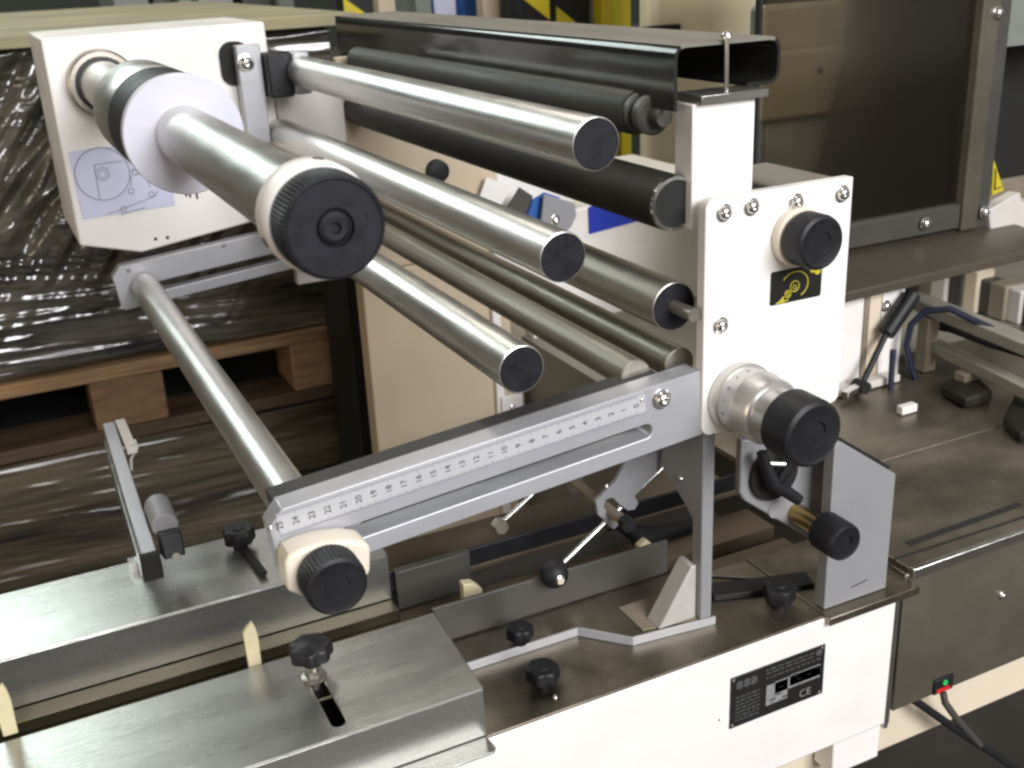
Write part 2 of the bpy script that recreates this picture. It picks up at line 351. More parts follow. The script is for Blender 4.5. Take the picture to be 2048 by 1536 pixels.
# conveyor bed and channel (lies behind the table top)
bed = T('infeed_conveyor', 'worn brown conveyor channel running behind the front guide box', 'conveyor', (0.2, 0.795, 0.86))
MB().box(-0.9, .668, 0.7425, 0.788, 0.862, 0.878).build('front_slide', 'bed', bed, 0.0008)
MB().box(-0.9, .668, 0.802, 0.8480, 0.868, 0.884).build('rear_slide', 'bed', bed, 0.0008)
MB().box(-0.9, .668, 0.7885, 0.8015, 0.850, 0.868).build('chain_slot', 'blackvoid', bed)
MB().box(-0.9, 0.264, 0.828, 0.8485, 0.8845, 0.900).build('rail_step', 'housing_steel', bed, 0.0006)
MB().box(-0.9, 0.264, 0.806, 0.827, 0.8845, 0.889).build('lower_step', 'housing_steel', bed, 0.0006)
def lug(px, py, lab, h=.030):
    p = U(px, py, Y=0.7435)
    b = MB().prism([(p.x - .0052, p.z - .012), (p.x + .0050, p.z - .012), (p.x + .0054, p.z + h * .55), (p.x + .0042, p.z + h * .84), (p.x + .0024, p.z + h), (p.x - .0030, p.z + h * .84), (p.x - .0056, p.z + h * .72)], 'Y', .7430, .7475)
    tag(b.build('conveyor_lug', 'lug', None, 0.0008), lab, 'conveyor lug', 'cream lugs standing in the conveyor gap')
lug(15, 1442, 'cream lug in the conveyor gap at the far left lower edge')
lug(508, 1312, 'cream lug in the conveyor gap just left of the steel box knob')
p = U(940, 1180, Y=.80)
tag(MB().prism([(p.x - .010, .868), (p.x + .008, .868), (p.x + .008, p.z + .004), (p.x + .000, p.z + .012), (p.x - .010, p.z + .014)], 'Y', .79, .80).build('conveyor_lug', 'lug', None, 0.001),
    'cream lug in the brown channel left of the ball weight', 'conveyor lug', 'cream lugs standing in the conveyor gap')
p = U(1285, 1100, Y=.80)
tag(MB().prism([(p.x - .007, .872), (p.x + .007, .872), (p.x + .007, p.z + .008), (p.x + .002, p.z + .013), (p.x - .007, p.z + .008)], 'Y', .795, .803).build('conveyor_lug', 'lug', None, 0.001),
    'pale lug in the channel behind the grey upright post', 'conveyor lug', 'cream lugs standing in the conveyor gap')

# ================================================================== FRONT GUIDE BOX
gb = T('guide_box', 'stainless steel box in the front lower left with a slotted top', 'guide box', (0.0, 0.68, ZT))
X1 = 0.2625
sl = []
s0, s1 = U(622, 1352, Z=.9472), U(686, 1450, Z=.9472)
sx = .1517; hw = .0052
for k in range(9): a = pi * k / 8; sl.append((sx + hw * cos(a), s0.y + hw * sin(a)))
for k in range(9): a = pi + pi * k / 8; sl.append((sx + hw * cos(a), s1.y + hw + hw * sin(a)))
MB().prism([[(-0.9, .6275), (.2585, .6275), (.2645, .7385), (-0.9, .7385)], sl], 'Z', .9452, .9472).build('top_sheet', 'steel', gb, 0.0008)
MB().prism([(-0.9, .6263), (.2578, .6263), (.2578, .6283), (-0.9, .6283)], 'Z', .905, .9462).build('front_sheet', 'steel', gb, 0.0007)
MB().prism([(-0.9, .6075), (.2555, .6075), (.2585, .611), (.2578, .6283), (-0.9, .6283)], 'Z', .9025, .9045).build('foot_flange', 'steel', gb, 0.0007)
MB().prism([(-0.9, .7365), (.2645, .7365), (.2645, .7385), (-0.9, .7385)], 'Z', .9005, .9450).build('back_sheet', 'steel', gb, 0.0005)
MB().box(-0.9, .25, .632, .732, .9000, .9012).build('inner_floor', 'blackvoid', gb)
kn = T('hand_screw', 'black star knob on a stud standing in the steel box slot', 'knob', (.1515, .70, .9475))
pk = U(622, 1305, Y=.7055)
MB().lathe((.1517, .7015, .938), UP, [(0, .0036), (.03, .0036)], 16).lathe((.1517, .7015, .9474), UP, [(0, .0095), (.0022, .0095), (.003, .008)], 24).lathe((.1517, .7015, .9505), UP, [(0, .0068), (.005, .0068)], 6).build('stud', 'roller2', kn)
star_knob(kn, (.1517, .7015, .9605), .0168, .017)
# thin welded seam reflections are left to the metal itself
# ================================================================== REAR GUIDE RAIL
rr = T('guide_rail', 'stainless steel rear rail box on the left edge below the pallet', 'guide rail', (0.0, 0.9, ZT))
MB().box(-0.9, .264, .849, .957, .9455, .9472).build('top_sheet', 'steel', rr, 0.0007)
MB().box(-0.9, .264, .8485, .8500, .9005, .9460).build('front_sheet', 'steel', rr, 0.0007)
MB().box(-0.9, .264, .9555, .9570, .86, .9454).build('back_sheet', 'steel', rr, 0.0005)
MB().box(.2625, .264, .8502, .9554, .88, .9454).build('end_sheet', 'steel', rr, 0.0005)
for (x, y) in ((192, 1352),):
    pass
for (x, y, z) in ((192, 1350, .9005), (200, 1388, .889)):
    pp = U(x, y, Z=z); MB().lathe((pp.x, pp.y, z + .0002), UP, [(0, .0022), (.0004, .0022)], 14).build('screw_hole', 'blackvoid', bed)
kn = T('lock_lever', 'black lock lever on the rear rail just left of the ruler arm end', 'lever', (.145, .93, .9475))
p0, p1 = U(478, 1085, Z=.949), U(528, 1152, Z=.949)
MB().bar(p0 + Vector((0, 0, .002)), p1 + Vector((0, 0, .002)), .007, .004).build('slot_cover', 'blackvoid', kn, 0.001)
pk = U(478, 1072, Y=.93); star_knob(kn, (pk.x, .93, .9475), .015, .02)

# ================================================================== RULER ARM (near) and SLOTTED ARM (far)
ANG = radians(5.0); AA = Vector((cos(ANG), 0, sin(ANG))); AT = Vector((sin(ANG), 0, -cos(ANG)))
def arm_pts(o, L, ch=.011, slot=(.024, .298), h=.0545):
    P = lambda s, t: (o.x + AA.x * s + AT.x * t, o.z + AA.z * s + AT.z * t)
    lp = [P(ch, 0), P(L, 0), P(L, h), P(.004, h), P(.001, h - .004), P(0, ch)]
    sl = []; sc, sr = .0352, .0058
    for k in range(9): a = -pi / 2 + pi * k / 8; sl.append(P(slot[1] + sr * cos(a), sc + sr * sin(a)))
    for k in range(9): a = pi / 2 + pi * k / 8; sl.append(P(slot[0] + sr * cos(a), sc + sr * sin(a)))
    return lp, sl, P
YA = .6577
ao = U(532, 1033, Y=YA); ao.z += .0015
arm = T('ruler_arm', 'silver slotted arm with a number scale along its front face', 'scale arm', ao)
L = (.4685 - ao.x) / cos(ANG)
sR = (U(1305, 855, Y=YA) - ao).dot(AA)
lp, sl, P = arm_pts(ao, L, slot=(.022, sR - .006))
MB().prism([lp, sl], 'Y', YA, YA + .0203).build('bar', 'alu', arm, 0.0009)
def A3(s, t, y): q = P(s, t); return Vector((q[0], y, q[1]))
sbeg = (U(553, 1040, Y=YA) - ao).dot(AA); send = (U(1290, 800, Y=YA) - ao).dot(AA)
tp = MB().obox(A3((sbeg + send) / 2, .0105, YA - .0005), AA, (0, 1, 0), AT, (send - sbeg) / 2, .0004, .0083).build('scale_strip', 'ruler', arm, 0.0002)
s0 = (U(558, 1046, Y=YA) - ao).dot(AA); s25 = s0; s00 = (U(1271, 804, Y=YA) - ao).dot(AA)
num = MB(); tick = MB(); dt = (s00 - s25) / 25
for i in range(26):
    s_ = s25 + dt * i
    num.text(str(25 - i), A3(s_, .0106, YA - .00125), -AT, -AA * -1 if False else (-AT).cross(Vector((0, -1, 0))) * -1, .0062)
for i in range(0, 251):
    s_ = s25 + dt * i / 10; h = .0030 if i % 10 == 0 else (.0021 if i % 5 == 0 else .0013)
    if s_ > send - .002: break
    tick.obox(A3(s_, .0024 + h / 2, YA - .0012), AA, (0, 1, 0), AT, .00013, .00008, h / 2)
    tick.obox(A3(s_, .0186 - h / 2, YA - .0012), AA, (0, 1, 0), AT, .00013, .00008, h / 2)
num.build('scale_number', 'ink', tp, fix=False); tick.build('scale_tick', 'inkg', tp)
MB().obox(A3((sbeg + send) / 2, .0026, YA - .0012), AA, (0, 1, 0), AT, (send - sbeg) / 2, .0001, .0003).obox(A3((sbeg + send) / 2, .0184, YA - .0012), AA, (0, 1, 0), AT, (send - sbeg) / 2, .0001, .0003).build('scale_border', 'inkg', tp)
MB().obox(A3((.012 + .315) / 2, .0048, YA + .0289), AA, (0, 1, 0), AT, (.315 - .006) / 2, .0084, .0050).build('rubber_strip', 'strip', arm, 0.001)
screw(arm, U(1322, 797, Y=YA), .0082, washer=True)
for (x, y) in ((541, 1054), (1283, 799)): screw(arm, U(x, y, Y=YA - .0004), .0026, washer=False, m='bright', name='rivet')

YF = 1.38
fo = U(221, 541, Y=YF); fo.z += .002
far = T('slotted_arm', 'pale slotted arm under the white drive box at the back', 'arm', fo)
lp, sl, P2 = arm_pts(fo, .36)
MB().prism([lp, sl], 'Y', YF, YF + .0175).build('bar', 'alu', far, 0.0012)
for (x, y) in ((257, 541), (447, 491)): screw(far, U(x, y, Y=YF), .0034, washer=False, m='grey')

dr = T('dancer_rod', 'steel tie rod slanting down to the left end of the ruler arm', 'rod', (.1545, 1.0, 1.0904))
MB().lathe((.1545, .679, 1.0904), (0, 1, 0), [(0, .0150), (.002, .0165), (1.372 - .679, .0165), (1.374 - .679, .0150)], 48).build('tube', 'roller', dr)
MB().cyl((.1545, 1.372, 1.0904), (.1545, 1.40, 1.0904), .0055).build('threaded_end', 'blackvoid', dr)
MB().lathe((fo.x + .035, YF - .0008, U(258, 582, Y=YF).z), NY, [(0, .008), (.0006, .008)], 20).build('washer', 'blackvoid', dr)

# clamp on the left end of the ruler arm
cl = T('arm_clamp', 'ivory clamp block with a black knob on the left end of the ruler arm', 'clamp', (.155, .64, 1.06))
YK = .634
c0 = [U(x, y, Y=YK) for x, y in ((576, 1184), (571, 1128), (580, 1112), (604, 1100), (645, 1088), (695, 1082), (734, 1086), (742, 1098), (742, 1145), (712, 1182), (620, 1200))]
MB().prism([(p.x, p.z) for p in c0], 'Y', YK, YA - .0002).build('block', 'ivory', cl, 0.003, seg=3)
p = U(652, 1139, Y=YK)
MB().cyl((p.x, YA, p.z), (p.x, YK - .006, p.z), .010).build('stem', 'bright', cl)
round_knob(cl, (p.x, YK - .004, p.z), .0210, .022, teeth=44)
q_ = A3(.052, .0352, YA + .02)
MB().box(p.x + .029, p.x + .040, YA + .02, YA + .03, p.z - .02, p.z + .018).build('guide_shoe', 'alu', cl, .001)

# ================================================================== DRIVE BOX + UNWIND SHAFT + ROLLERS
db = T('drive_box', 'white painted drive box carrying the film shaft in the upper left', 'drive box', (.22, 1.5, 1.13))
pr_ = [(.0913, 1.1456), (.161, 1.1267), (.3106, 1.1463), (.3500, 1.165), (.3470, 1.3861), (.0913, 1.384)]
MB().prism(pr_, 'Y', 1.40, 1.60).build('casing', 'white', db, 0.003, seg=3)
for (x, y) in ((311, 478), (335, 475)): MB().lathe(U(x, y, Y=1.4), NY, [(0, .0022), (.0004, .0022)], 14).build('screw_hole', 'ink', db)
st = MB().prism([(.0978, 1.2575), (.166, 1.2590), (.2090, 1.2590), (.2090, 1.1795), (.1000, 1.1770)], 'Y', 1.3988, 1.3996).build('instruction_sticker', 'sticker', db)
ys = 1.3984
dg = MB(); cc = U(205, 348, Y=ys)
def flat_ring(mb, c, R, r): mb.torus(c, NY, R, r, 48, 6)
flat_ring(dg, cc, .0310, .0006); flat_ring(dg, cc, .0075, .0005); flat_ring(dg, cc, .0045, .0004)
def ln(mb, a, b, r=.0005): mb.tube([a, b], r, 6)
for a, b in (((188, 330), (200, 400)), ((188, 330), (245, 322)), ((215, 428), (240, 420)), ((240, 420), (310, 392)), ((240, 430), (290, 415)), ((310, 392), (316, 380)), ((262, 352), (262, 372)),
             ((268, 350), (290, 345)), ((290, 345), (300, 375)), ((262, 340), (285, 335))):
    ln(dg, U(*a, Y=ys), U(*b, Y=ys))
for (x, y) in ((262, 382), (303, 388), (247, 418), (270, 345)): flat_ring(dg, U(x, y, Y=ys), .0032, .0005)
for (x, y, t) in ((283, 368, 'H'), (272, 372, 'I')): pass
dg.build('diagram_line', 'inkg', st)
b = MB()
for (x, y) in ((371, 380), (379, 382), (393, 385)):
    pp = U(x, y, Y=ys); b.box(pp.x - .0012, pp.x + .0012, ys, ys + .0006, pp.z - .008, pp.z + .008)
b.build('diagram_bar', 'ink', st)

sh = T('film_shaft', 'thick steel film reel shaft with white flange and knurled black end knob', 'reel shaft', (.148, .95, 1.331))
ax, az = .148, 1.331; D = (0, 1, 0)
def along(prof, n=64): return MB().lathe((ax, 0, az), D, prof, n)
along([(1.376, .036), (1.378, .0385), (1.3995, .0385)]).build('bearing_ring', 'roller2', sh)
along([(1.370, .030), (1.3755, .031), (1.3756, .030)]).build('bearing_seal', 'ink', sh)
along([(1.11, .0255), (1.37, .0265)]).build('neck', 'roller', sh)
along([(.9825, .0432), (.985, .0446), (1.085, .0445), (1.11, .038), (1.1105, .026)]).build('collar', 'roller', sh)
along([(.9045, .0446), (.982, .0446)]).build('groove', 'black', sh)
along([(.8985, .0450), (.904, .0450)]).build('flange_rim', 'roller', sh)
along([(.887, .0450), (.888, .0458), (.8980, .0458)]).build('flange', 'flange', sh, sharp=20)
along([(.551, .0222), (.887, .0222)]).build('tube', 'roller', sh)
along([(.5305, .0270), (.533, .0284), (.549, .0284), (.5510, .0272)]).build('white_ring', 'white', sh)
kb = MB().lathe((ax, .5305, az), NY, [(0, .0252), (.002, .0264), (.020, .0264), (.0225, .0254), (.0235, .0238), (.0228, .0230), (.0228, .0098), (.0205, .0092), (.0205, .0085), (.0228, .0078), (.0240, .0058), (.0238, .0030), (.0215, .0028)], 288, 72, .0010, (1, 2)).build('end_knob', 'cap', sh)
ax_m = along  # (kept for clarity)
for a in (200, 320, 80):
    t = radians(a); MB().lathe((ax + .0285 * cos(t), .5410, az + .0285 * sin(t)), (cos(t), 0, sin(t)), [(0, .0030), (.0004, .0030), (.0004, .002), (-.001, .0018)], 14).build('set_screw', 'greyd', sh)
MB().box(ax + .0165, ax + .0195, .5070, .5078, az + .002, az + .006).build('knob_mark', 'black', kb)

bk = T('holder_bar', 'pale upright bar screwed to the drive box right of the shaft', 'bracket', (.31, 1.38, 1.27))
h0 = [U(x, y, Y=1.374) for x, y in ((468, 92), (516, 90), (543, 262), (488, 262))]
hx0, hx1 = h0[0].x + .002, h0[1].x + .002
MB().box(hx0, hx1, 1.374, 1.392, 1.245, h0[0].z).build('bar', 'alu', bk, .0015)
screw(bk, U(491, 126, Y=1.374), .0105)
MB().prism(rrect(hx0 - .016, hx0 + .02, 1.315, 1.366, .015), 'Y', 1.3955, 1.3993).build('oval_slot', 'blackvoid', bk)

def roller(label, x, z, y0, y1, r, m='roller', cap='cap', lip=True, group='silver idler rollers'):
    t = T('roller', label, 'roller', (x, (y0 + y1) / 2, z), group)
    MB().lathe((x, y0, z), D, [(.0035, r - .0014), (0, r - .0010), (.0004, r - .0002), (.0012, r), (y1 - y0, r)], 64).build('tube', m, t)
    MB().lathe((x, y0 + .0008, z), NY, [(-.004, r - .0011), (0.0, r - .0011), (.0007, r - .0018)], 48).build('end_cap', cap, t)
    return t
roller('top silver roller, the one right below the dark guard', .3722, 1.3290, .645, 1.345, .0182)
roller('middle silver roller with a dark cap above the lower rods', .3500, 1.2528, .655, 1.398, .0181)
roller('lowest cantilevered silver roller, its cap above the ruler arm', .3170, 1.1752, .660, 1.398, .0179)
t4 = roller('dull roller with a thin axle ending left of the white plate', .4600, 1.1905, .682, 1.41, .0195, 'roller2')
MB().cyl((.4612, .6565, 1.1903), (.4600, .685, 1.1905), .0052, n=20).build('axle', 'roller2', t4)
hb = T('roller_holder', 'dark block with pale collar holding the top silver roller', 'bracket', (.37, 1.36, 1.33))
MB().box(.333, .362, 1.352, 1.385, 1.300, 1.352).build('block', 'black', hb, .002)
MB().box(.3622, .3830, 1.346, 1.37, 1.302, 1.352).build('collar', 'alu', hb, .003)
def rod(label, x, z, y0, y1, r):
    o = MB().lathe((x, y0, z), D, [(0, r - .001), (.001, r), (y1 - y0, r)], 40).build('guide_rod', 'roller2', None)
    tag(o, label, 'rod', 'dull guide rods under the rollers')
rod('upper of the two dull rods passing behind the ruler arm', .4672, 1.1408, .684, 1.41, .0136)
rod('lower of the two dull rods ending on the ruler arm strip', .4270, 1.1395, .684, 1.41, .0132)

rb = T('rubber_roller', 'black rubber roller with steel ring just left of the white post', 'roller', (.457, 1.0, 1.2713))
RX, RZ = .4605, 1.2705
MB().lathe((RX, .684, RZ), D, [(0, .0205), (.002, .0212), (.725, .0212), (.735, .019), (.738, .012)], 56).build('sleeve', 'rubber', rb)
MB().lathe((RX, .6815, RZ), D, [(.003, .0170), (0, .0180), (.0003, .0205), (.003, .0208)], 56).build('steel_ring', 'bright', rb)
MB().lathe((RX, .6830, RZ), NY, [(-.003, .0178), (0, .0178)], 40).build('end_cap', 'blackvoid', rb)
ub = T('press_roller', 'dark press roller with steel hub rings inside the smoked guard', 'roller', (.46, 1.0, 1.335))
MB().lathe((.462, .735, 1.332), D, [(0, .0165), (.002, .0172), (.66, .0172)], 48).build('sleeve', 'press', ub)
MB().lathe((.462, .712, 1.332), D, [(0, .0125), (.002, .0150), (.009, .0150), (.010, .0110), (.016, .0110), (.017, .0155), (.0228, .0155)], 40).build('hub', 'greyd', ub)
MB().cyl((.462, .699, 1.332), (.462, .7118, 1.332), .007, n=20).build('axle', 'greyd', ub)

# ================================================================== BEARING PLATE
bp = T('bearing_plate', 'white bearing plate with screws, black symbol label and top knob', 'bearing plate', (.54, .66, 1.09))
PT = 1.2768
MB().prism(rrect(.4690, .6068, 1.0885, PT, .0085, 6, (1, 1, 0, 1)), 'Y', .655, .665).build('plate', 'white', bp, 0.0009)
for (x, y) in ((1447, 425), (1502, 413), (1591, 404), (1683, 387), (1440, 650)): screw(bp, U(x, y, Y=.655), .0068)
kc = (.5520, .655, 1.2385)
MB().lathe(kc, NY, [(0, .0220), (.001, .0228), (.007, .0228), (.008, .0220), (.008, .008), (.013, .0075)], 48).build('knob_collar', 'ivory', bp)
round_knob(bp, (kc[0], kc[1] - .011, kc[2]), .0212, .020, name='knob')
MB().box(.545, .604, .666, .757, 1.0895, 1.2745).build('housing', 'housing', bp, .002)
lx0, lx1, lz0, lz1 = .5303, .5800, 1.1858, 1.2126
lb = MB().prism(rrect(lx0, lx1, lz0, lz1, .002, 4), 'Y', .6540, .6549).build('symbol_label', 'plate_black', bp)
sy = .6537; sg = MB()
def LP(u, v): return Vector((lx0 + (lx1 - lx0) * u, sy, lz0 + (lz1 - lz0) * v))
for (u, v, R, rr_) in ((.33, .26, .0028, .0005), (.33, .26, .0012, .0004), (.46, .46, .0042, .0005), (.46, .44, .0016, .0004)): sg.torus(LP(u, v), NY, R, rr_, 28, 6)
arc = [LP(.46 + .26 * cos(a) * (1 if i < 40 else 1), .50 + .40 * sin(a)) for i, a in enumerate([radians(-60 + 6 * k) for k in range(36)])]
sg.tube(arc, .0005, 6)
sg.tube([LP(.10, .03), LP(.20, .10), LP(.26, .20)], .0006, 6); sg.tube([LP(.22, .06), LP(.34, .08)], .0006, 6)
sg.tube([LP(.78, .86), LP(.93, .80)], .0005, 6); sg.build('symbol_line', 'yellow', lb)
MB().lathe(LP(.80, .86), NY, [(0, .0026), (.0003, .0026)], 20).lathe(LP(.90, .80), NY, [(0, .0032), (.0003, .0032)], 20).add([LP(.12, .02), LP(.28, .02), LP(.24, .22)], [(0, 1, 2)]).build('symbol_dot', 'yellow', lb)

dl = T('graduated_dial', 'silver graduated dial with a big black knob on the plate bottom', 'dial knob', (.504, .62, 1.115))
dc = (.5025, .655, 1.1170)
MB().lathe(dc, NY, [(0, .0275), (.001, .0286), (.0085, .0286), (.0098, .0274)], 64).build('base_ring', 'dial', dl)
gr = MB().lathe(dc, NY, [(.0095, .0266), (.0245, .0266)], 64).build('graduated_ring', 'dial', dl)
MB().lathe(dc, NY, [(.0246, .0272), (.0256, .0276), (.0275, .0268), (.0410, .0262), (.0435, .0244), (.0440, .0216), (.062, .0195)], 64).build('thimble', 'dial', dl)
round_knob(dl, (dc[0] + .001, dc[1] - .060, dc[2] - .001), .0262, .030, name='knob', teeth=0)
g2 = MB()
for i in range(16):
    t = radians(22.5 * i + 8); c = Vector((dc[0] + .0267 * cos(t), dc[1] - .0165, dc[2] + .0267 * sin(t)))
    g2.obox(c, (-sin(t), 0, cos(t)), (0, 1, 0), (cos(t), 0, sin(t)), .0012 if i % 2 == 0 else .0008, .0013 if i % 2 == 0 else .0008, .0001)
g2.build('dial_mark', 'inkg', gr)

# ================================================================== UPRIGHT POST BELOW THE PLATE + FOOT PLATE
up = T('support_post', 'grey upright post standing under the left edge of the white plate', 'post', (.486, .675, ZT))
prf = [(.668, .9085), (.682, .9085), (.682, 1.000), (.694, 1.010), (.7275, 1.028), (.7275, 1.0870), (.668, 1.0870)]
MB().prism(prf, 'X', .4802, .4918).build('post', 'grey', up, .0012)
screw(up, U(1362, 957, X=.4802), .0035, d=(-1, 0, 0), washer=False)
MB().prism([(.4420, .9082), (.4800, .9082), (.4800, .9600), (.4750, .9600)], 'Y', .674, .694).build('gusset', 'gusset', up, .0012)
fpz = ZT + .0082
foot = [(.2500, .7137), (.3845, .7132), (.4177, .6772), (.4960, .6690), (.4960, .7600), (.2650, .7600)]
MB().prism(foot, 'Z', ZT + .0003, fpz).build('foot_plate', 'steeld', up, .0006)
fe = MB()
for (xa, ya), (xb, yb) in zip(foot[0:3], foot[1:4]):
    d_ = Vector((xb - xa, yb - ya, 0)).normalized(); n_ = Vector((d_.y, -d_.x, 0))
    fe.obox(Vector(((xa + xb) / 2, (ya + yb) / 2, (ZT + fpz) / 2 + .0002)) + n_ * .0008, d_, n_, UP, Vector((xb - xa, yb - ya, 0)).length / 2 + .0003, .0007, .0040)
fe.build('bright_edge', 'alu', up, .0002)  # front edge strip in a paler metal than the plate top
MB().prism([(.430, .6805), (.4801, .6720), (.4801, .72), (.43, .72)], 'Z', fpz, fpz + .001).build('foot_pad', 'tan', up)
pp = U(985, 1335, Y=.7135); MB().lathe((pp.x, .7136, fpz - .004), NY, [(0, .0014), (.0004, .0014)], 12).build('screw_hole', 'blackvoid', up)
tag(MB().prism([(.2665, .944), (.2800, .9090), (.50, .9085), (.50, .942)], 'Y', .748, .7515).build('guide_strip', 'greyd', None, .0008), 'dark grey guide strip standing on edge behind the round knobs', 'guide strip')

k1 = T('table_knob', 'round black knob on the foot plate against the guide strip', 'knob', (.33, .73, fpz), 'small black table knobs')
pk = U(1040, 1262, Z=fpz + .012); star_knob(k1, (pk.x, pk.y, fpz), .0118, .0165, lobes=6)
k2 = T('table_knob', 'round black knob on the table right of the steel box corner', 'knob', (.32, .66, ZT), 'small black table knobs')
pk = U(1085, 1345, Z=ZT + .012); star_knob(k2, (pk.x, pk.y, ZT + .0003), .0142, .0175, lobes=6)
pk = U(1110, 1395, Z=ZT); screw(k2, (pk.x, pk.y, ZT), .0030, UP, False)
k3 = T('table_knob', 'black star knob on the table between post and grey bracket', 'knob', (.58, .69, ZT), 'small black table knobs')
pk = U(1558, 1190, Z=ZT + .012); star_knob(k3, (pk.x, pk.y, ZT + .0003), .0150, .022, lobes=5)
ls = MB(); a, b_ = U(1420, 1185, Z=ZT + .003), U(1620, 1160, Z=ZT + .003)
ls.bar(a, b_, .022, .006); tag(ls.build('slide_block', 'black', None, .001), 'black slide block lying on the table behind the grey post', 'slide block')
a, b_ = U(1380, 1165, Z=ZT + .002), U(1540, 1172, Z=ZT + .002)
ls = MB().bar(a + Vector((0, .01, .002)), b_ + Vector((0, .01, .002)), .003, .003); tag(ls.build('wire_rod', 'bright', None), 'thin bright rod lying on the table beside the star knob', 'rod')

# ================================================================== TENSION LEVER GROUP (under the arm)
YL = .7385
lv = T('lever_arm', 'grey lever plate with a hooked end hanging under the ruler arm', 'lever', (.47, YL, .96))
hook = [U(x, y, Y=YL) for x, y in ((1330, 880), (1270, 890), (1235, 960), (1192, 1004), (1196, 1030), (1210, 1042), (1218, 1052), (1228, 1060), (1240, 1048), (1236, 1034), (1222, 1030), (1208, 1015), (1212, 1000), (1226, 996), (1240, 1010), (1256, 1022), (1270, 1020), (1278, 1006), (1270, 992), (1320, 940))]
MB().prism([(p.x, p.z) for p in hook], 'Y', YL, YL + .005).build('hook_plate', 'grey', lv, .0008)
screw(lv, U(1213, 972, Y=YL), .003, washer=False)
wr = T('weight_rod', 'bright thin rod with a black ball weight at its lower end', 'weighted rod', (.40, YL, .92))
a, b_ = U(1128, 1124, Y=YL + .002), U(1322, 938, Y=YL + .010)
MB().cyl(a, a + (b_ - a) * 1.12, .0023, n=14).build('rod', 'bright', wr)
c = U(1108, 1148, Y=YL)
bprof = [(-.0125 * cos(pi * k / 14), .0125 * sin(pi * k / 14) + 1e-5) for k in range(15)]
MB().lathe(c, (0, 1, 0), bprof, 28).build('ball', 'black', wr)
MB().lathe(U(1120, 1160, Y=YL - .0112), NY, [(0, .0048), (.001, .0048), (.0022, .0032)], 18).build('nut', 'bright', wr)
cs = T('cross_shaft', 'tan cross shaft running back through the lever hook', 'shaft', (.45, .8, .97))
q1 = U(1222, 1022, Y=YL)
MB().cyl((q1.x, YL - .022, q1.z), (q1.x, .93, q1.z), .0047, n=20).build('rod', 'tan', cs)
MB().cyl((q1.x, YL - .030, q1.z), (q1.x, YL - .0222, q1.z), .0066, n=20).build('collar', 'black', cs)
w2 = T('weight_rod', 'short bright rod with a nut, left of the lever hook', 'weighted rod', (.35, .80, .98))
a, b_ = U(1003, 1046, Y=.80), U(1085, 970, Y=.80)
MB().cyl(a, b_, .0022, n=14).build('rod', 'bright', w2)
MB().lathe(a + Vector((-.002, -.006, -.002)), (0, 1, 0), [(0, .0065), (.001, .007), (.010, .007)], 6).build('nut', 'roller2', w2)
tag(MB().cyl(U(1150, 958, Y=.83), U(1150, 958, Y=.83) + Vector((0, .0, -.012)), .008, n=20).build('bush', 'grey', None, .001), 'small grey bush under the ruler arm beside the lever', 'bush')
fg = T('film_guide', 'black curved film guide behind the lever above the channel', 'film guide', (.46, .85, .93))
pts = [U(x, y, Y=.84) for x, y in ((1235, 1045), (1262, 1062), (1290, 1078), (1320, 1070), (1420, 1040))]
MB().tube(pts, [.006, .008, .013, .010, .006], 14).build('guide', 'black', fg)
g1 = MB().bar((.27, .955, .935), (.668, .955, .935), .012, .020); tag(g1.build('back_rail', 'black', None, .001), 'long black back rail along the far side of the channel', 'rail')
tag(MB().box(.27, .668, .862, .946, .895, .900).build('channel_floor', 'bed', None, .0006), 'brown channel floor plate behind the conveyor chain', 'channel floor')
tag(MB().box(.27, .345, .8495, .8590, .8850, .925).build('side_cheek', 'greyd', None, .001), 'dark side cheek at the right end of the rear rail', 'cheek plate')
tag(MB().bar((.265, .857, .9150), (.668, .857, .9150), .004, .018).build('front_rail', 'black', None, .0008), 'thin black rail in front of the brown channel floor', 'rail')

# ================================================================== GREY BRACKETS ON THE RIGHT
gk = T('angle_bracket', 'grey bracket plate with a slanted top standing on the table end', 'bracket', (.62, .645, ZT))
gp = [(.5895, ZT + .0015), (.6605, ZT + .0015), (.6605, 1.0150), (.5960, 1.0610), (.5895, 1.0610)]
MB().prism(gp, 'Y', .6370, .6490).build('plate', 'grey', gk, .0008)
e0, e1 = Vector((.5960, .655, 1.0630)), Vector((.6625, .655, 1.0163))
MB().bar(e0 + Vector((0, .004, 0)), e1 + Vector((0, .004, 0)), .024, .0030).build('top_edge', 'blackvoid', gk)
MB().obox(((.628), .6367, .9160), (1, 0, .12), (0, 1, 0), (-.12, 0, 1), .009, .0002, .0007).build('scratch', 'bright', gk)
sw = T('swing_bracket', 'grey swing bracket with a dark round recess under the dial knob', 'bracket', (.55, .66, .97))
sp = [U(x, y, Y=.668) for x, y in ((1484, 880), (1480, 985), (1490, 1002), (1600, 1066), (1640, 1090), (1650, 1000), (1650, 880))]
MB().prism([(p.x, p.z) for p in sp], 'Y', .668, .676).build('plate', 'grey', sw, .0015)
c = U(1545, 945, Y=.667)
MB().lathe((c.x, .6675, c.z), NY, [(0, .0235), (.001, .0245), (.004, .0245), (.005, .0225)], 40).build('recess', 'blackvoid', sw)
c2 = U(1590, 1010, Y=.66); MB().lathe((c2.x - .014, .6678, c2.z - .004), NY, [(0, .008), (.0006, .008)], 24).build('boss', 'grey', sw)
lk = T('clamp_lever', 'black clamp lever with crossed arms below the dial knob', 'lever', (.55, .65, 1.0))
a, b_, c_ = U(1522, 905, Y=.654), U(1545, 965, Y=.652), U(1598, 1000, Y=.646)
MB().tube([a, b_, c_], [.004, .0065, .0048], 14).build('handle', 'black', lk)
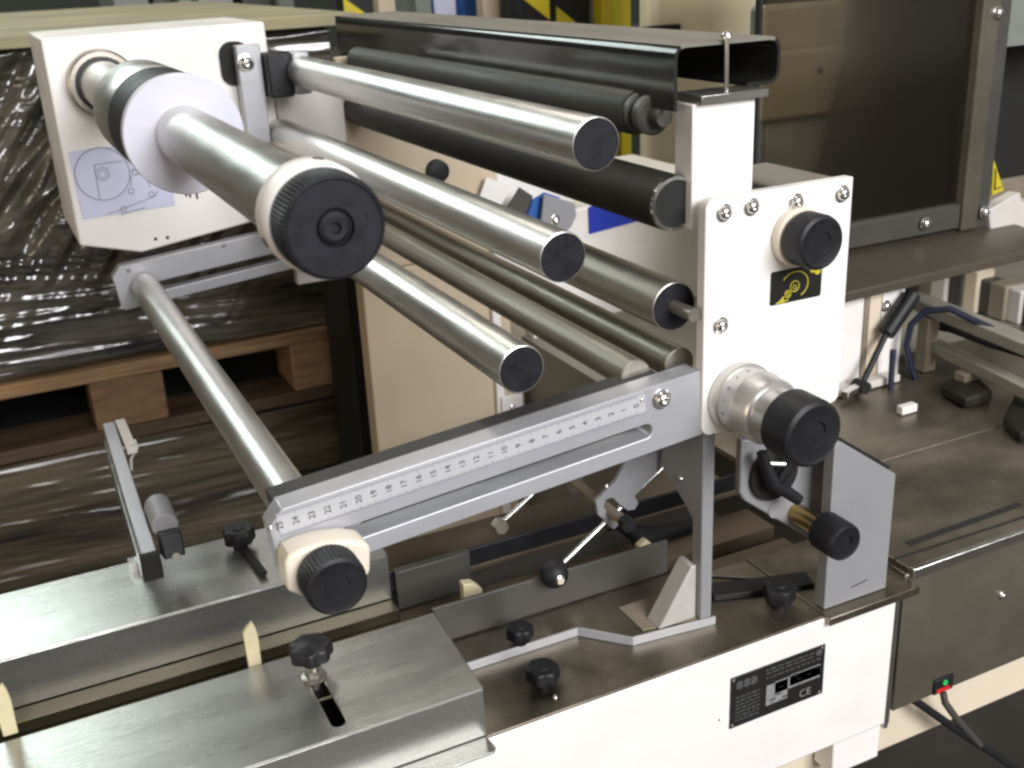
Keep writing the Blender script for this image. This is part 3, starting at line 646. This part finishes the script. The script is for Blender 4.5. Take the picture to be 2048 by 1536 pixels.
a, b_ = U(1560, 960, Y=.650), U(1600, 900, Y=.645); MB().tube([a, b_], .0045, 12).build('arm', 'black', lk)
p = U(1540, 927, Y=.652); MB().cyl(p, p + Vector((.012, -.004, -.002)), .0026, n=12).build('pin', 'bright', lk)
hk = T('adjuster', 'black knob on a brass thread in front of the grey bracket', 'knob', (.60, .62, .97))
c = U(1612, 1040, Y=.655)
MB().cyl((c.x - .001, .668, c.z + .002), (c.x - .001, .628, c.z + .002), .0085, n=24).build('thread', 'brass', hk)
round_knob(hk, (c.x - .001, .632, c.z + .002), .0168, .028, name='grip')

# ================================================================== UPPER WHITE POST, GUARD
wp = T('guard_post', 'white square post with a steel cap and thin stud above the plate', 'post', (.5, .69, 1.25))
MB().box(.4705, .5262, .6755, .6985, 1.2500, 1.3425).build('post', 'white', wp, .0012)
MB().box(.4735, .5330, .6690, .7040, 1.3428, 1.3488).build('cap_plate', 'steel', wp, .0006)
MB().cyl((.5022, .679, 1.3489), (.5012, .679, 1.3905), .0019, n=12).lathe((.5012, .679, 1.3862), UP, [(0, .0042), (.0012, .0042), (.0036, .003)], 14).build('stud', 'bright', wp)
p = U(1367, 425, X=.4705); MB().lathe((.4704, p.y, p.z), (-1, 0, 0), [(0, .0024), (.0004, .0024)], 14).build('pin_hole', 'ink', wp)
gd = T('film_guard', 'long smoked acrylic guard bent round the press roller', 'guard', (.505, 1.05, 1.35))
def shell(x0, x1, z0, z1, r, th, n=6):
    out = [(x0, z0)]
    for cx, cz, a0 in ((x0 + r, z1 - r, pi), (x1 - r, z1 - r, pi / 2), (x1 - r, z0 + .012 + r, 0)):
        out += [(cx + r * cos(a0 - pi / 2 * k / n), cz + r * sin(a0 - pi / 2 * k / n)) for k in range(n + 1)]
    out.append((x1 - .03, z0 + .012))
    inn = []
    for i, p in enumerate(out):
        a = Vector(out[max(i - 1, 0)]); c = Vector(out[min(i + 1, len(out) - 1)]); d = (c - a).normalized()
        inn.append((p[0] + d.y * th, p[1] - d.x * th))
    return out, inn
o_, i_ = shell(.4585, .5530, 1.3380, 1.3845, .010, .0028)
G0, G1 = .682, 1.47
# left wall / top / right wall as separate parts so that dust lies only on the top
k0 = 7; k1 = 14
def seg(lo, hi): return [o_[k] for k in range(lo, hi + 1)] + [i_[k] for k in range(hi, lo - 1, -1)]
MB().prism(seg(0, 5), 'Y', G0, G1).build('side_wall', 'smoke', gd)
MB().prism(seg(5, 10), 'Y', G0, G1).build('top_sheet', 'guardtop', gd)
MB().prism(seg(10, len(o_) - 1), 'Y', G0, G1).build('back_wall', 'smoke', gd)
MB().box(.4590, .5522, 1.4702, 1.4730, 1.3390, 1.3835).build('end_sheet', 'blackvoid', gd)

# ================================================================== BACK FRAME BEHIND THE ROLLERS
bf = T('rear_partition', 'dim white back frame plate behind the silver rollers', 'frame plate', (.6, 1.43, .9))
e = [U(x, y, Y=1.41) for x, y in ((548, 190), (690, 215), (690, 330), (860, 420))]
MB().box(.352, .4400, 1.41, 1.425, 1.05, 1.318).build('left_plate', 'dimwhite', bf, .002)
MB().box(.4402, .66, 1.425, 1.44, 1.0485, 1.335).build('right_plate', 'beige', bf, .002)  # both plates are white in shadow, the shade is in their colours
p = U(875, 342, Y=1.42); MB().lathe((p.x, 1.4248, p.z), NY, [(0, .016), (.012, .015), (.013, .011)], 24).build('bearing_plug', 'black', bf)
wh = T('white_housing', 'white rear housing with blue lettering band behind the rollers', 'housing', (.9, 1.5, .5))
MB().box(.66, 1.12, 1.45, 1.80, .60, 1.085).build('casing', 'white', wh, .004)
bl = [U(x, y, Y=1.4485) for x, y in ((1176, 416), (1178, 468), (1300, 435), (1340, 400), (1240, 380))]
MB().prism([(p.x, p.z) for p in bl], 'Y', 1.4470, 1.4495).build('blue_panel', 'blue', wh)
MB().box(.66, .80, 1.452, 1.79, 1.0852, 1.25).build('upper_casing', 'white', wh, .003)
sb = T('blue_bracket', 'blue and grey bracket plates seen between the two upper rollers', 'bracket', (.70, 1.40, 1.05))
b_ = [U(x, y, Y=1.40) for x, y in ((1052, 442), (1066, 400), (1090, 385), (1120, 395), (1084, 450))]
MB().prism([(p.x, p.z) for p in b_], 'Y', 1.400, 1.404).build('blue_plate', 'bluep', sb)
b_ = [U(x, y, Y=1.39) for x, y in ((1086, 388), (1146, 405), (1150, 430), (1140, 452), (1120, 470), (1078, 455))]
MB().prism([(p.x, p.z) for p in b_], 'Y', 1.385, 1.390).build('grey_plate', 'grey', sb, .001)
screw(sb, U(1110, 440, Y=1.385), .0075)
b_ = [U(x, y, Y=1.405) for x, y in ((1010, 425), (1040, 375), (1066, 392), (1050, 445))]
MB().prism([(p.x, p.z) for p in b_], 'Y', 1.405, 1.409).build('dark_plate', 'greyd', sb)
b_ = [U(x, y, Y=1.407) for x, y in ((960, 400), (975, 355), (1024, 372), (1000, 420))]
MB().prism([(p.x, p.z) for p in b_], 'Y', 1.410, 1.414).build('pale_plate', 'white', sb)

bc = T('beige_cabinet', 'beige cabinet door below the rollers behind the ruler arm', 'cabinet', (.55, 1.6, .3))
MB().box(.4445, .6350, 1.420, 1.455, .30, 1.048).build('casing', 'beige', bc, .003)
MB().box(.6355, .6480, 1.412, 1.44, .30, 1.00).build('white_edge', 'white', bc, .001)
MB().box(.6485, .6650, 1.416, 1.44, .30, 1.00).build('inner_edge', 'beige', bc, .001)
MB().box(.700, .716, 1.410, 1.445, .30, 1.00).build('profile', 'white', bc, .001)
MB().box(.6655, .6995, 1.43, 1.445, .30, 1.00).build('infill', 'tan', bc)
screw(bc, U(1022, 812, Y=1.411), .008)
MB().box(.640, .675, 1.405, 1.413, U(1040, 800, Y=1.41).z - .02, U(1040, 800, Y=1.41).z + .012).build('corner_plate', 'white', bc, .001)

# ================================================================== SENSOR BRACKET (lower left)
sn = T('sensor_bracket', 'pale steel sensor bar on a sheet upright above the rear rail', 'sensor bracket', (.065, 1.0, .9475))
zs = .9905
MB().bar((.0655, .883, zs - .009), (.0730, 1.205, zs - .009), .0125, .018).build('bar', 'alu', sn, .001)
MB().obox((.0655, .8795, zs - .0118), (1, .02, 0), (-.02, 1, 0), UP, .0082, .0032, .0125).build('black_tip', 'blackvoid', sn, .001)
MB().bar((.0855, 1.120, zs - .004), (.0855, 1.21, zs - .004), .010, .006).build('rear_flange', 'dimwhite', sn)
MB().bar((.0590, .925, .955), (.0655, 1.205, .955), .0016, .030).build('side_sheet', 'steel', sn)
MB().bar((.0560, .935, .95), (.0560, .947, .95), .010, .012).build('support_foot', 'steel', sn)
ps = U(325, 1040, Y=.93)
MB().cyl((ps.x, .955, ps.z + .004), (ps.x, .915, ps.z + .001), .0115, n=24).build('sensor_barrel', 'grey', sn, .001)
MB().obox((ps.x + .001, .902, ps.z - .010), (1, 0, 0), (0, 1, -.3), (0, .3, 1), .0092, .012, .011).build('sensor_head', 'black', sn, .0015)
MB().lathe((ps.x + .002, .8885, ps.z - .017), (0, -1, .3), [(0, .0040), (.0012, .0036)], 16).build('lens', 'bright', sn)
pts = [U(x, y, Y=1.13) for x, y in ((263, 940), (262, 918), (275, 895), (270, 880), (258, 888))]
MB().tube(pts, .0014, 8).build('wire', 'dimwhite', sn)

# ================================================================== PALLETS AND WRAPPED GOODS (left)
def film_sheet(x0, x1, z0, z1, y, nx, nz, amp, seed, gather=None, a2=.55, a3=.22, fz=34):
    vs = []; fs = []
    for j in range(nz + 1):
        for i in range(nx + 1):
            X = x0 + (x1 - x0) * i / nx; Z = z0 + (z1 - z0) * j / nz
            d = amp * 1.2 * noise.noise(Vector((X * 4, Z * 7, seed)))
            n1 = noise.noise(Vector((X * 3.2 + Z * 1.5, Z * fz, seed + 4))); d += amp * a2 * (1 - abs(n1) * 2)
            n2 = noise.noise(Vector((X * 5, Z * 85 + X * 6, seed + 9))); d += amp * a3 * (1 - abs(n2) * 2)
            if gather:
                gx, gz, gr = gather; dx, dz = X - gx, Z - gz
                wgt = math.exp(-((dx / (gr * 1.6)) ** 2 + (dz / gr) ** 2))
                u = dx * .62 + dz * .78 + .02 * noise.noise(Vector((X * 9, Z * 9, 2))); v2 = dx * .78 - dz * .62
                d = d * (1 - .4 * wgt) + wgt * amp * (1.5 * (1 - abs(noise.noise(Vector((u * 6, v2 * 38, seed + 2)))) * 2.6) + .9 * noise.noise(Vector((X * 14, Z * 16, seed))))
            vs.append((X, y - d, Z))
    for j in range(nz):
        for i in range(nx):
            a = j * (nx + 1) + i; fs.append((a, a + 1, a + nx + 2, a + nx + 1))
    return vs, fs
g0 = U(95, 330, Y=1.8)
ug = T('wrapped_load', 'upper dark load in shiny stretch film behind the white drive box', 'wrapped load', (0, 2.2, .865))
vs, fs = film_sheet(-1.0, .545, .867, 1.352, 1.80, 260, 170, .011, 1.0, (g0.x, g0.z, .16), .42, .22, 40)
MB().add(vs, fs).build('stretch_film', 'film', ug, sharp=180, fix=False)
MB().box(-1.0, .54, 1.825, 2.9, .867, 1.352).build('goods', 'blackvoid', ug)
vs, fs = film_sheet(1.82, 2.9, .867, 1.352, .55, 60, 60, .008, 3.0)
MB().add([(-v[1] + 1.1, v[0], v[2]) for v in vs], [tuple(reversed(f)) for f in fs]).build('film_side', 'film', ug, sharp=180, fix=False)
tag(MB().box(-1.1, .585, 1.76, 2.95, 1.356, 1.374).build('top_board', 'board', None, .002), 'large dusty board lying on top of the wrapped load', 'board')
def pallet(zt, label):
    t = T('wooden_pallet', label, 'pallet', (0, 2.2, zt - .13))
    Y0 = 1.785
    for k, x in enumerate((-.98, -.74, -.5, -.26, -.02, .22, .46)): pass
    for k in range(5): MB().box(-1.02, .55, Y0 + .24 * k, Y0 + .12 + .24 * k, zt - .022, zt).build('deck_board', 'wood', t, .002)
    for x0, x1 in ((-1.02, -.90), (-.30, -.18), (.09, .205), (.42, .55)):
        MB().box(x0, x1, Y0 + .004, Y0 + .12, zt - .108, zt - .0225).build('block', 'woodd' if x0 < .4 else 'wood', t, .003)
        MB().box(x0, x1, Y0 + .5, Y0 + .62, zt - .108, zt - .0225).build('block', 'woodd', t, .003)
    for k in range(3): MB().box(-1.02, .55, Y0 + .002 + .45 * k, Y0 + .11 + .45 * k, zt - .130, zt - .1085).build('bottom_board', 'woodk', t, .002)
    return t
pallet(.862, 'wooden pallet between the two stretch wrapped loads on the left')
lg = T('wrapped_load', 'lower dark load in streaky stretch film under the wooden pallet', 'wrapped load', (0, 2.2, .14))
vs, fs = film_sheet(-1.0, .56, .14, .73, 1.79, 240, 280, .008, 8.0, None, .26, .20, 60)
MB().add(vs, fs).build('stretch_film', 'film2', lg, sharp=180, fix=False)
MB().box(-1.0, .555, 1.812, 2.9, .14, .728).build('goods', 'blackvoid', lg)
pallet(.138, 'wooden pallet on the floor under the lower wrapped load')
tag(MB().box(.475, .70, 1.60, 1.74, 0, 1.30).build('dark_gap_filler', 'blackvoid', None), 'black block added to fill the dark gap left of the beige cabinet', 'filler')  # added black block, paints the dark gap beside the cabinet

# ================================================================== RIGHT: ENCLOSURE, TABLE, CLUTTER
en = T('sealing_guard', 'dark smoked guard enclosure with metal frame right of the plate', 'guard', (1.1, 1.1, .99))
MB().box(.868, 1.205, 1.098, 1.102, 1.10, 1.62).build('acrylic_panel', 'smoke2', en)
MB().box(1.2055, 1.236, 1.085, 1.115, 1.062, 1.65).build('corner_profile', 'side_metal', en, .002)
MB().box(1.237, 1.262, 1.09, 1.118, 1.06, 1.65).build('dark_profile', 'greyd', en, .002)
MB().box(.86, 1.2050, 1.088, 1.112, 1.066, 1.0995).build('bottom_rail', 'greyd', en, .002)
for (x, y) in ((1850, 447), (1968, 424), (1995, 26)): screw(en, U(x, y, Y=1.085), .009)
f0, f1 = U(1640, 607, Z=1.045), U(2130, 491, Z=1.045); f0.x -= .05
MB().add([(f0.x, f0.y, 1.050), (f1.x, f1.y, 1.050), (f1.x, 1.14, 1.066), (f0.x, 1.14, 1.066), (f0.x, f0.y, 1.037), (f1.x, f1.y, 1.037), (f1.x, 1.14, 1.050), (f0.x, 1.14, 1.050)],
         [(0, 1, 2, 3), (7, 6, 5, 4), (0, 4, 5, 1), (3, 2, 6, 7), (0, 3, 7, 4), (1, 5, 6, 2)]).build('sloped_sill', 'panel_dark', en, .002)
MB().box(.855, .861, 1.095, 1.106, 1.066, 1.62).build('edge_seal', 'blackvoid', en, .003)
un = T('sealing_unit', 'grey sealing unit boxes dimly seen behind the smoked guard', 'sealing unit', (1.1, 1.4, .9))
for nm, x0_, y0_, x1_, y1_, mm in (('upper_box', 1528, 12, 1700, 100, 'olive'), ('lower_box', 1500, 108, 1742, 212, 'olive'), ('front_box', 1530, 222, 1738, 430, 'olive2')):
    yy = 1.125 if nm == 'lower_box' else 1.15
    a, b_ = U(x0_, y0_, Y=yy), U(x1_, y1_, Y=yy)
    MB().box(a.x, b_.x, yy, yy + .03, b_.z - .004, a.z).build(nm, mm, un, .006)
a, b_ = U(1735, 40, Y=1.3), U(1800, 420, Y=1.3); MB().box(a.x, b_.x, 1.3, 1.33, b_.z, a.z).build('tan_reflection', 'tan', un, .002)  # panel added to show a tan reflection in the acrylic
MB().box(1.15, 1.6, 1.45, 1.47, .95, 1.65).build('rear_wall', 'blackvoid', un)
screw(un, U(1640, 140, Y=1.125), .006, washer=False, m='ink')
MB().box(1.27, 1.5, 1.12, 1.13, 1.30, 1.65).build('side_cover', 'hall', un)
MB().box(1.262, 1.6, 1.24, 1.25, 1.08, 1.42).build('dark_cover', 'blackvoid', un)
ws = T('warning_sign', 'yellow warning triangle at the right edge beside the guard profile', 'sign', (1.28, 1.1, 1.1))
tri = [U(x, y, Y=1.12) for x, y in ((1981, 390), (1984, 318), (2004, 380))]
MB().prism([(p.x, p.z) for p in tri], 'Y', 1.117, 1.119).build('triangle', 'yellowpaint', ws)
cn = sum((Vector(p) for p in tri), Vector()) / 3
MB().prism([(cn.x + (p.x - cn.x) * .62, cn.z + (p.z - cn.z) * .62) for p in tri], 'Y', 1.1158, 1.1168).build('dark_ring', 'ink', ws)
MB().prism([(cn.x + (p.x - cn.x) * .48, cn.z + (p.z - cn.z) * .48) for p in tri], 'Y', 1.1146, 1.1156).build('inner_triangle', 'yellowpaint', ws)
wl = [U(x, y, Y=1.08) for x, y in ((1978, 420), (2041, 385), (2045, 405), (2100, 395), (2100, 540), (1985, 490))]
tag(MB().prism([(p.x, p.z) for p in wl], 'Y', 1.08, 1.10).build('cover_plate', 'dimwhite', None, .002), 'pale cover plate at the right edge below the yellow triangle', 'cover plate')

rt = T('outfeed_table', 'brown steel outfeed table on the right with a dark slot', 'table', (1.1, .9, .7))
MB().box(.6895, 1.9, .640, .8200, .905, .9115).build('front_sheet', 'tabletop', rt, .0008)
MB().box(.7000, 1.9, .8225, 1.06, .9030, .9105).build('rear_sheet', 'tabletop', rt, .0008)
MB().box(.6900, 1.9, .6335, .6395, .902, .9125).build('front_lip', 'bright', rt, .0008)
a, b_ = U(1815, 1088, Z=.9118), U(2040, 1008, Z=.9118)
MB().bar(a, b_, .0075, .0006).build('slot', 'blackvoid', rt)
a, b_ = U(1790, 1118, Z=.9118), U(2060, 1030, Z=.9118); MB().bar(a, b_, .0030, .0006).build('seam', 'blackvoid', rt)
MB().box(.688, 1.9, .641, .66, .752, .9045).build('front_panel', 'side_metal', rt, .001)
MB().lathe(U(1812, 1152, Y=.633) + Vector((0, -.0015, 0)), NY, [(0, .003), (.002, .0024)], 16).build('corner_screw', 'bright', rt)
screw(rt, U(2003, 1190, Y=.641), .0042)
ps_ = T('power_switch', 'small black rocker switch with green and red marks on the panel', 'switch', U(1885, 1368, Y=.64))
c = U(1885, 1368, Y=.6405)
MB().obox(c, (1, 0, 0), (0, 1, 0), UP, .0125, .002, .0085).build('bezel', 'black', ps_, .001)
MB().obox(c + Vector((-.001, -.0023, -.0045)), (1, 0, .0), (0, 1, 0), UP, .0085, .0004, .0022).build('red_bar', 'red', ps_)
MB().torus(c + Vector((.001, -.0024, .0030)), NY, .0021, .0007, 20, 6).build('green_ring', 'green', ps_)
bm_ = T('base_beam', 'beige floor beam running along below the white base', 'beam', (.8, .70, .62))
MB().box(.40, 1.9, .662, .72, .685, .7515).build('beam', 'cream', bm_, .002)
cb = [U(1806, 1385, Y=.650), U(1850, 1415, Y=.642), U(1900, 1450, Y=.636), U(1945, 1480, Y=.632), U(2000, 1515, Y=.628), U(2060, 1560, Y=.624)]
tag(MB().tube(cb, .0042, 10).build('power_cable', 'black', None), 'black cable hanging across the beige beam in the lower right', 'cable')
cb = [U(1886, 1385, Y=.640), U(1890, 1405, Y=.636), U(1915, 1440, Y=.632), U(1960, 1490, Y=.630)]
tag(MB().tube(cb, .0036, 10).build('power_cable', 'greyd', None), 'dark cable dropping from the rocker switch', 'cable')

# things standing on the outfeed table
gs = T('gas_strut', 'black gas strut slanting down from under the dark sill', 'gas strut', (.97, .99, .91))
a, b_, c_ = U(1826, 588, Y=.992), U(1772, 668, Y=.986), U(1722, 772, Y=.978)
MB().cyl(a, b_, .0105, n=20).build('cylinder', 'black', gs, .001); MB().cyl(b_, c_, .0040, n=14).build('piston_rod', 'black', gs)
MB().cyl(c_ + Vector((0, -.010, 0)), c_ + Vector((0, .010, 0)), .0080, n=16).build('eye', 'blackvoid', gs)
d_ = U(1688, 790, Y=.972); MB().bar(c_, d_, .012, .008).build('fork', 'bright', gs, .001)
wf = T('white_upright', 'white uprights right of the plate under the dark sill', 'frame', (.98, 1.01, .9115))
for (x0_, x1_, mm) in ((1660, 1722, 'white'), (1724, 1733, 'tan'), (1734, 1756, 'cream'), (1758, 1800, 'white')):
    a, b_ = U(x0_, 700, Y=1.005), U(x1_, 700, Y=1.005)
    MB().box(a.x, b_.x, 1.005, 1.02, .9117, 1.036).build('upright', mm, wf, .001)
a = U(1772, 612, Y=1.004); screw(wf, (a.x, 1.005, a.z), .0075)
a, b_ = U(1680, 800, Z=.92), U(1835, 765, Z=.92)
MB().box(a.x, b_.x, .985, 1.0045, .9117, .922).build('ledge', 'dimwhite', wf, .002)
hz_ = [(1786, 815), (1781, 780), (1786, 700)]
tag(MB().tube([U(x, y, Y=.975) for x, y in hz_], .0040, 10).build('air_hose', 'hose', None), 'short blue hose hanging just right of the gas strut', 'hose')
hz_ = [(1836, 770), (1822, 735), (1812, 690), (1822, 650), (1850, 622), (1900, 618), (1950, 642), (2000, 665), (2080, 690)]
tag(MB().tube([U(x, y, Y=.985 - .14 * max(0, (x - 1830) / 240)) for x, y in hz_], .0044, 10).build('air_hose', 'hose', None), 'long blue hose arching over towards the right edge', 'hose')
tag(MB().tube([U(x, y, Z=.965) for x, y in ((1850, 645), (1900, 652), (1980, 682), (2080, 712))], .0085, 10).build('cable_bundle', 'black', None), 'black cable bundle running below the blue hose', 'cable')
fr = T('slanted_rack', 'tan slanted frame bars at the right edge above the table', 'frame', (1.2, 1.1, .91))
for (x0_, y0_, x1_, y1_, w_, zz, mm) in ((1820, 596, 2090, 705, .030, .995, 'rackgrey'), (1868, 690, 2090, 800, .018, .945, 'rackgrey')):
    a, b_ = U(x0_, y0_, Z=zz), U(x1_, y1_, Z=zz); MB().bar(a, b_, w_, .016).build('slanted_bar', mm, fr, .002)
for x_ in (1860, 1940):
    a = U(x_, 690 + (x_ - 1868) * .5, Z=.95); MB().box(a.x - .010, a.x + .010, a.y - .004, a.y + .014, .9117, .985 if x_ < 1900 else .937).build('leg', 'tan', fr, .001)
p = U(1815, 820, Z=.915); tag(MB().box(p.x - .012, p.x + .012, p.y - .004, p.y + .006, .9117, .922).build('spacer_block', 'white', None, .001), 'little white block lying on the brown outfeed table', 'block')
for k, (px_, lab) in enumerate(((((1880, 785), (1905, 768), (1960, 772), (1985, 800), (1930, 815)), 'dark cast block lying on the table right of the white block'), (((2005, 850), (2030, 800), (2080, 790), (2090, 860), (2040, 885)), 'dark cast block on the table at the right edge'))):
    pl = [U(x, y, Z=.915) for x, y in px_]
    tag(MB().prism([(q_.x, q_.y) for q_ in pl], 'Z', .9117, .927).build('cast_block', 'rubber', None, .004), lab, 'block')
jn = T('back_machine', 'tan machine parts beyond the table at the right edge', 'machine', (1.5, 1.5, .9))
random.seed(12)
for k in range(10):
    x = 1815 + 30 * k; p = U(x, 590 + 7 * k, Z=.909); hh = .05 + .03 * random.random(); ww = .010 + .012 * random.random()
    MB().box(p.x - ww, p.x + ww, p.y, p.y + .03, .909, .909 + hh).build('block', ('cream', 'greyd', 'tan', 'dimwhite', 'greyd')[k % 5], jn, .003)
MB().box(1.15, 2.4, 1.56, 1.6, .7, 1.12).build('rear_wall', 'tan', jn)
MB().box(.69, 2.4, 1.0605, 1.6, .60, .9085).build('deck', 'housing', jn)

# ================================================================== HALL BACKGROUND
cmx = T('cream_machine', 'cream coloured machine casing at the top right of centre', 'machine', (2.0, 2.3, .2))
a, b_ = U(1302, 0, Y=2.1), U(1520, 70, Y=2.1)
MB().box(a.x, b_.x + .06, 2.1, 2.16, .3, 1.75).build('casing', 'lit_cream', cmx, .02)
c = U(1300, 52, Y=2.09), U(1360, 60, Y=2.09)
MB().box(c[0].x - .02, c[1].x, 2.085, 2.098, c[1].z - .03, c[0].z).build('dark_plinth', 'black', cmx, .003)
def post(x0, x1, Y, mm, nm, label, cat, ztop=1.9, grp=None):
    a, b_ = U(x0, 20, Y=Y), U(x1, 20, Y=Y)
    o = MB().box(a.x, b_.x, Y, Y + .05, 0, ztop).build(nm, mm, None, .003); tag(o, label, cat, grp); return o
# striped hazard posts: black post with yellow diagonal bands as raised tape
def hazard(x0, x1, Y, label):
    a, b_ = U(x0, 20, Y=Y), U(x1, 20, Y=Y); t = T('hazard_post', label, 'hazard post', (a.x, Y, 0), 'yellow and black hazard posts')
    MB().box(a.x, b_.x, Y, Y + .06, 0, 1.9).build('post', 'black', t, .002)
    w_ = b_.x - a.x; z = 1.05
    while z < 1.8:
        z1 = z + w_ * .9
        MB().prism([(a.x, z), (b_.x, z - w_ * .75), (b_.x, z - w_ * .75 + w_ * .8), (a.x, z + w_ * .8)], 'Y', Y - .003, Y - .0005).build('yellow_band', 'yellowpaint', t)
        z += w_ * 1.7
    return t
hazard(688, 748, 2.7, 'striped post behind the left end of the smoked guard')
hazard(1038, 1098, 2.7, 'striped post, left one of the close pair beyond the guard')
hazard(1112, 1180, 2.75, 'striped post, right one of the close pair beyond the guard')
post(1204, 1230, 2.7, 'yellowpaint', 'yellow_post', 'plain yellow post right of the striped pair', 'post', grp='plain yellow posts')
post(1240, 1262, 2.8, 'yellowpaint', 'yellow_post', 'slim yellow post next to the cream machine', 'post', grp='plain yellow posts')
for k, (x0, x1, Y, lab) in enumerate(((758, 792, 2.9, 'pale rack upright just right of the first striped post'), (968, 1000, 2.9, 'pale rack upright left of the striped pair'), (360, 385, 3.2, 'pale rack upright above the white drive box'), (560, 590, 3.2, 'pale rack upright above the top board end'))):
    post(x0, x1, Y, 'beige' if k < 2 else 'hall', 'rack_upright', lab, 'rack upright', grp='rack uprights in the hall')
for k, (x0, x1, y0_, y1_, Y, mm, lab) in enumerate(((830, 866, 0, 40, 3.0, 'hall', 'grey crate on the rack left of the white paper'), (868, 914, 0, 36, 2.98, 'sticker', 'pale paper sheet hung on the rack behind the guard'), (918, 962, 0, 40, 3.1, 'bluep', 'dark blue crate on the rack right of the white paper'),
        (220, 300, -30, 16, 3.3, 'hall', 'grey crate on the rack above the drive box, left one'), (300, 352, -30, 22, 3.3, 'greyd', 'dark crate on the rack above the drive box'), (392, 470, -30, 28, 3.3, 'grey', 'pale crate on the rack above the drive box, right one'), (480, 552, -30, 30, 3.3, 'greyd', 'dark crate on the rack near the board end'), (1005, 1034, -20, 50, 3.2, 'greyd', 'dark crate between the rack upright and striped post'), (800, 828, -20, 50, 3.2, 'greyd', 'dark crate beside the pale rack upright'))):
    a, b_ = U(x0, y0_, Y=Y), U(x1, y1_, Y=Y)
    tag(MB().box(a.x, b_.x, Y, Y + (.3 if k != 1 else .01), b_.z, a.z + .05).build('rack_crate' if k != 1 else 'paper_sheet', mm, None, .004), lab, 'crate' if k != 1 else 'paper')
a = U(0, 62, Y=3.0)
tag(MB().box(.2, 2.6, 2.95, 3.9, 1.14, 1.17).build('rack_shelf', 'greyd', None, .003), 'dark rack shelf across the hall behind the machine', 'shelf')
a, b_ = U(540, 60, Y=1.9), U(650, 62, Y=1.9)
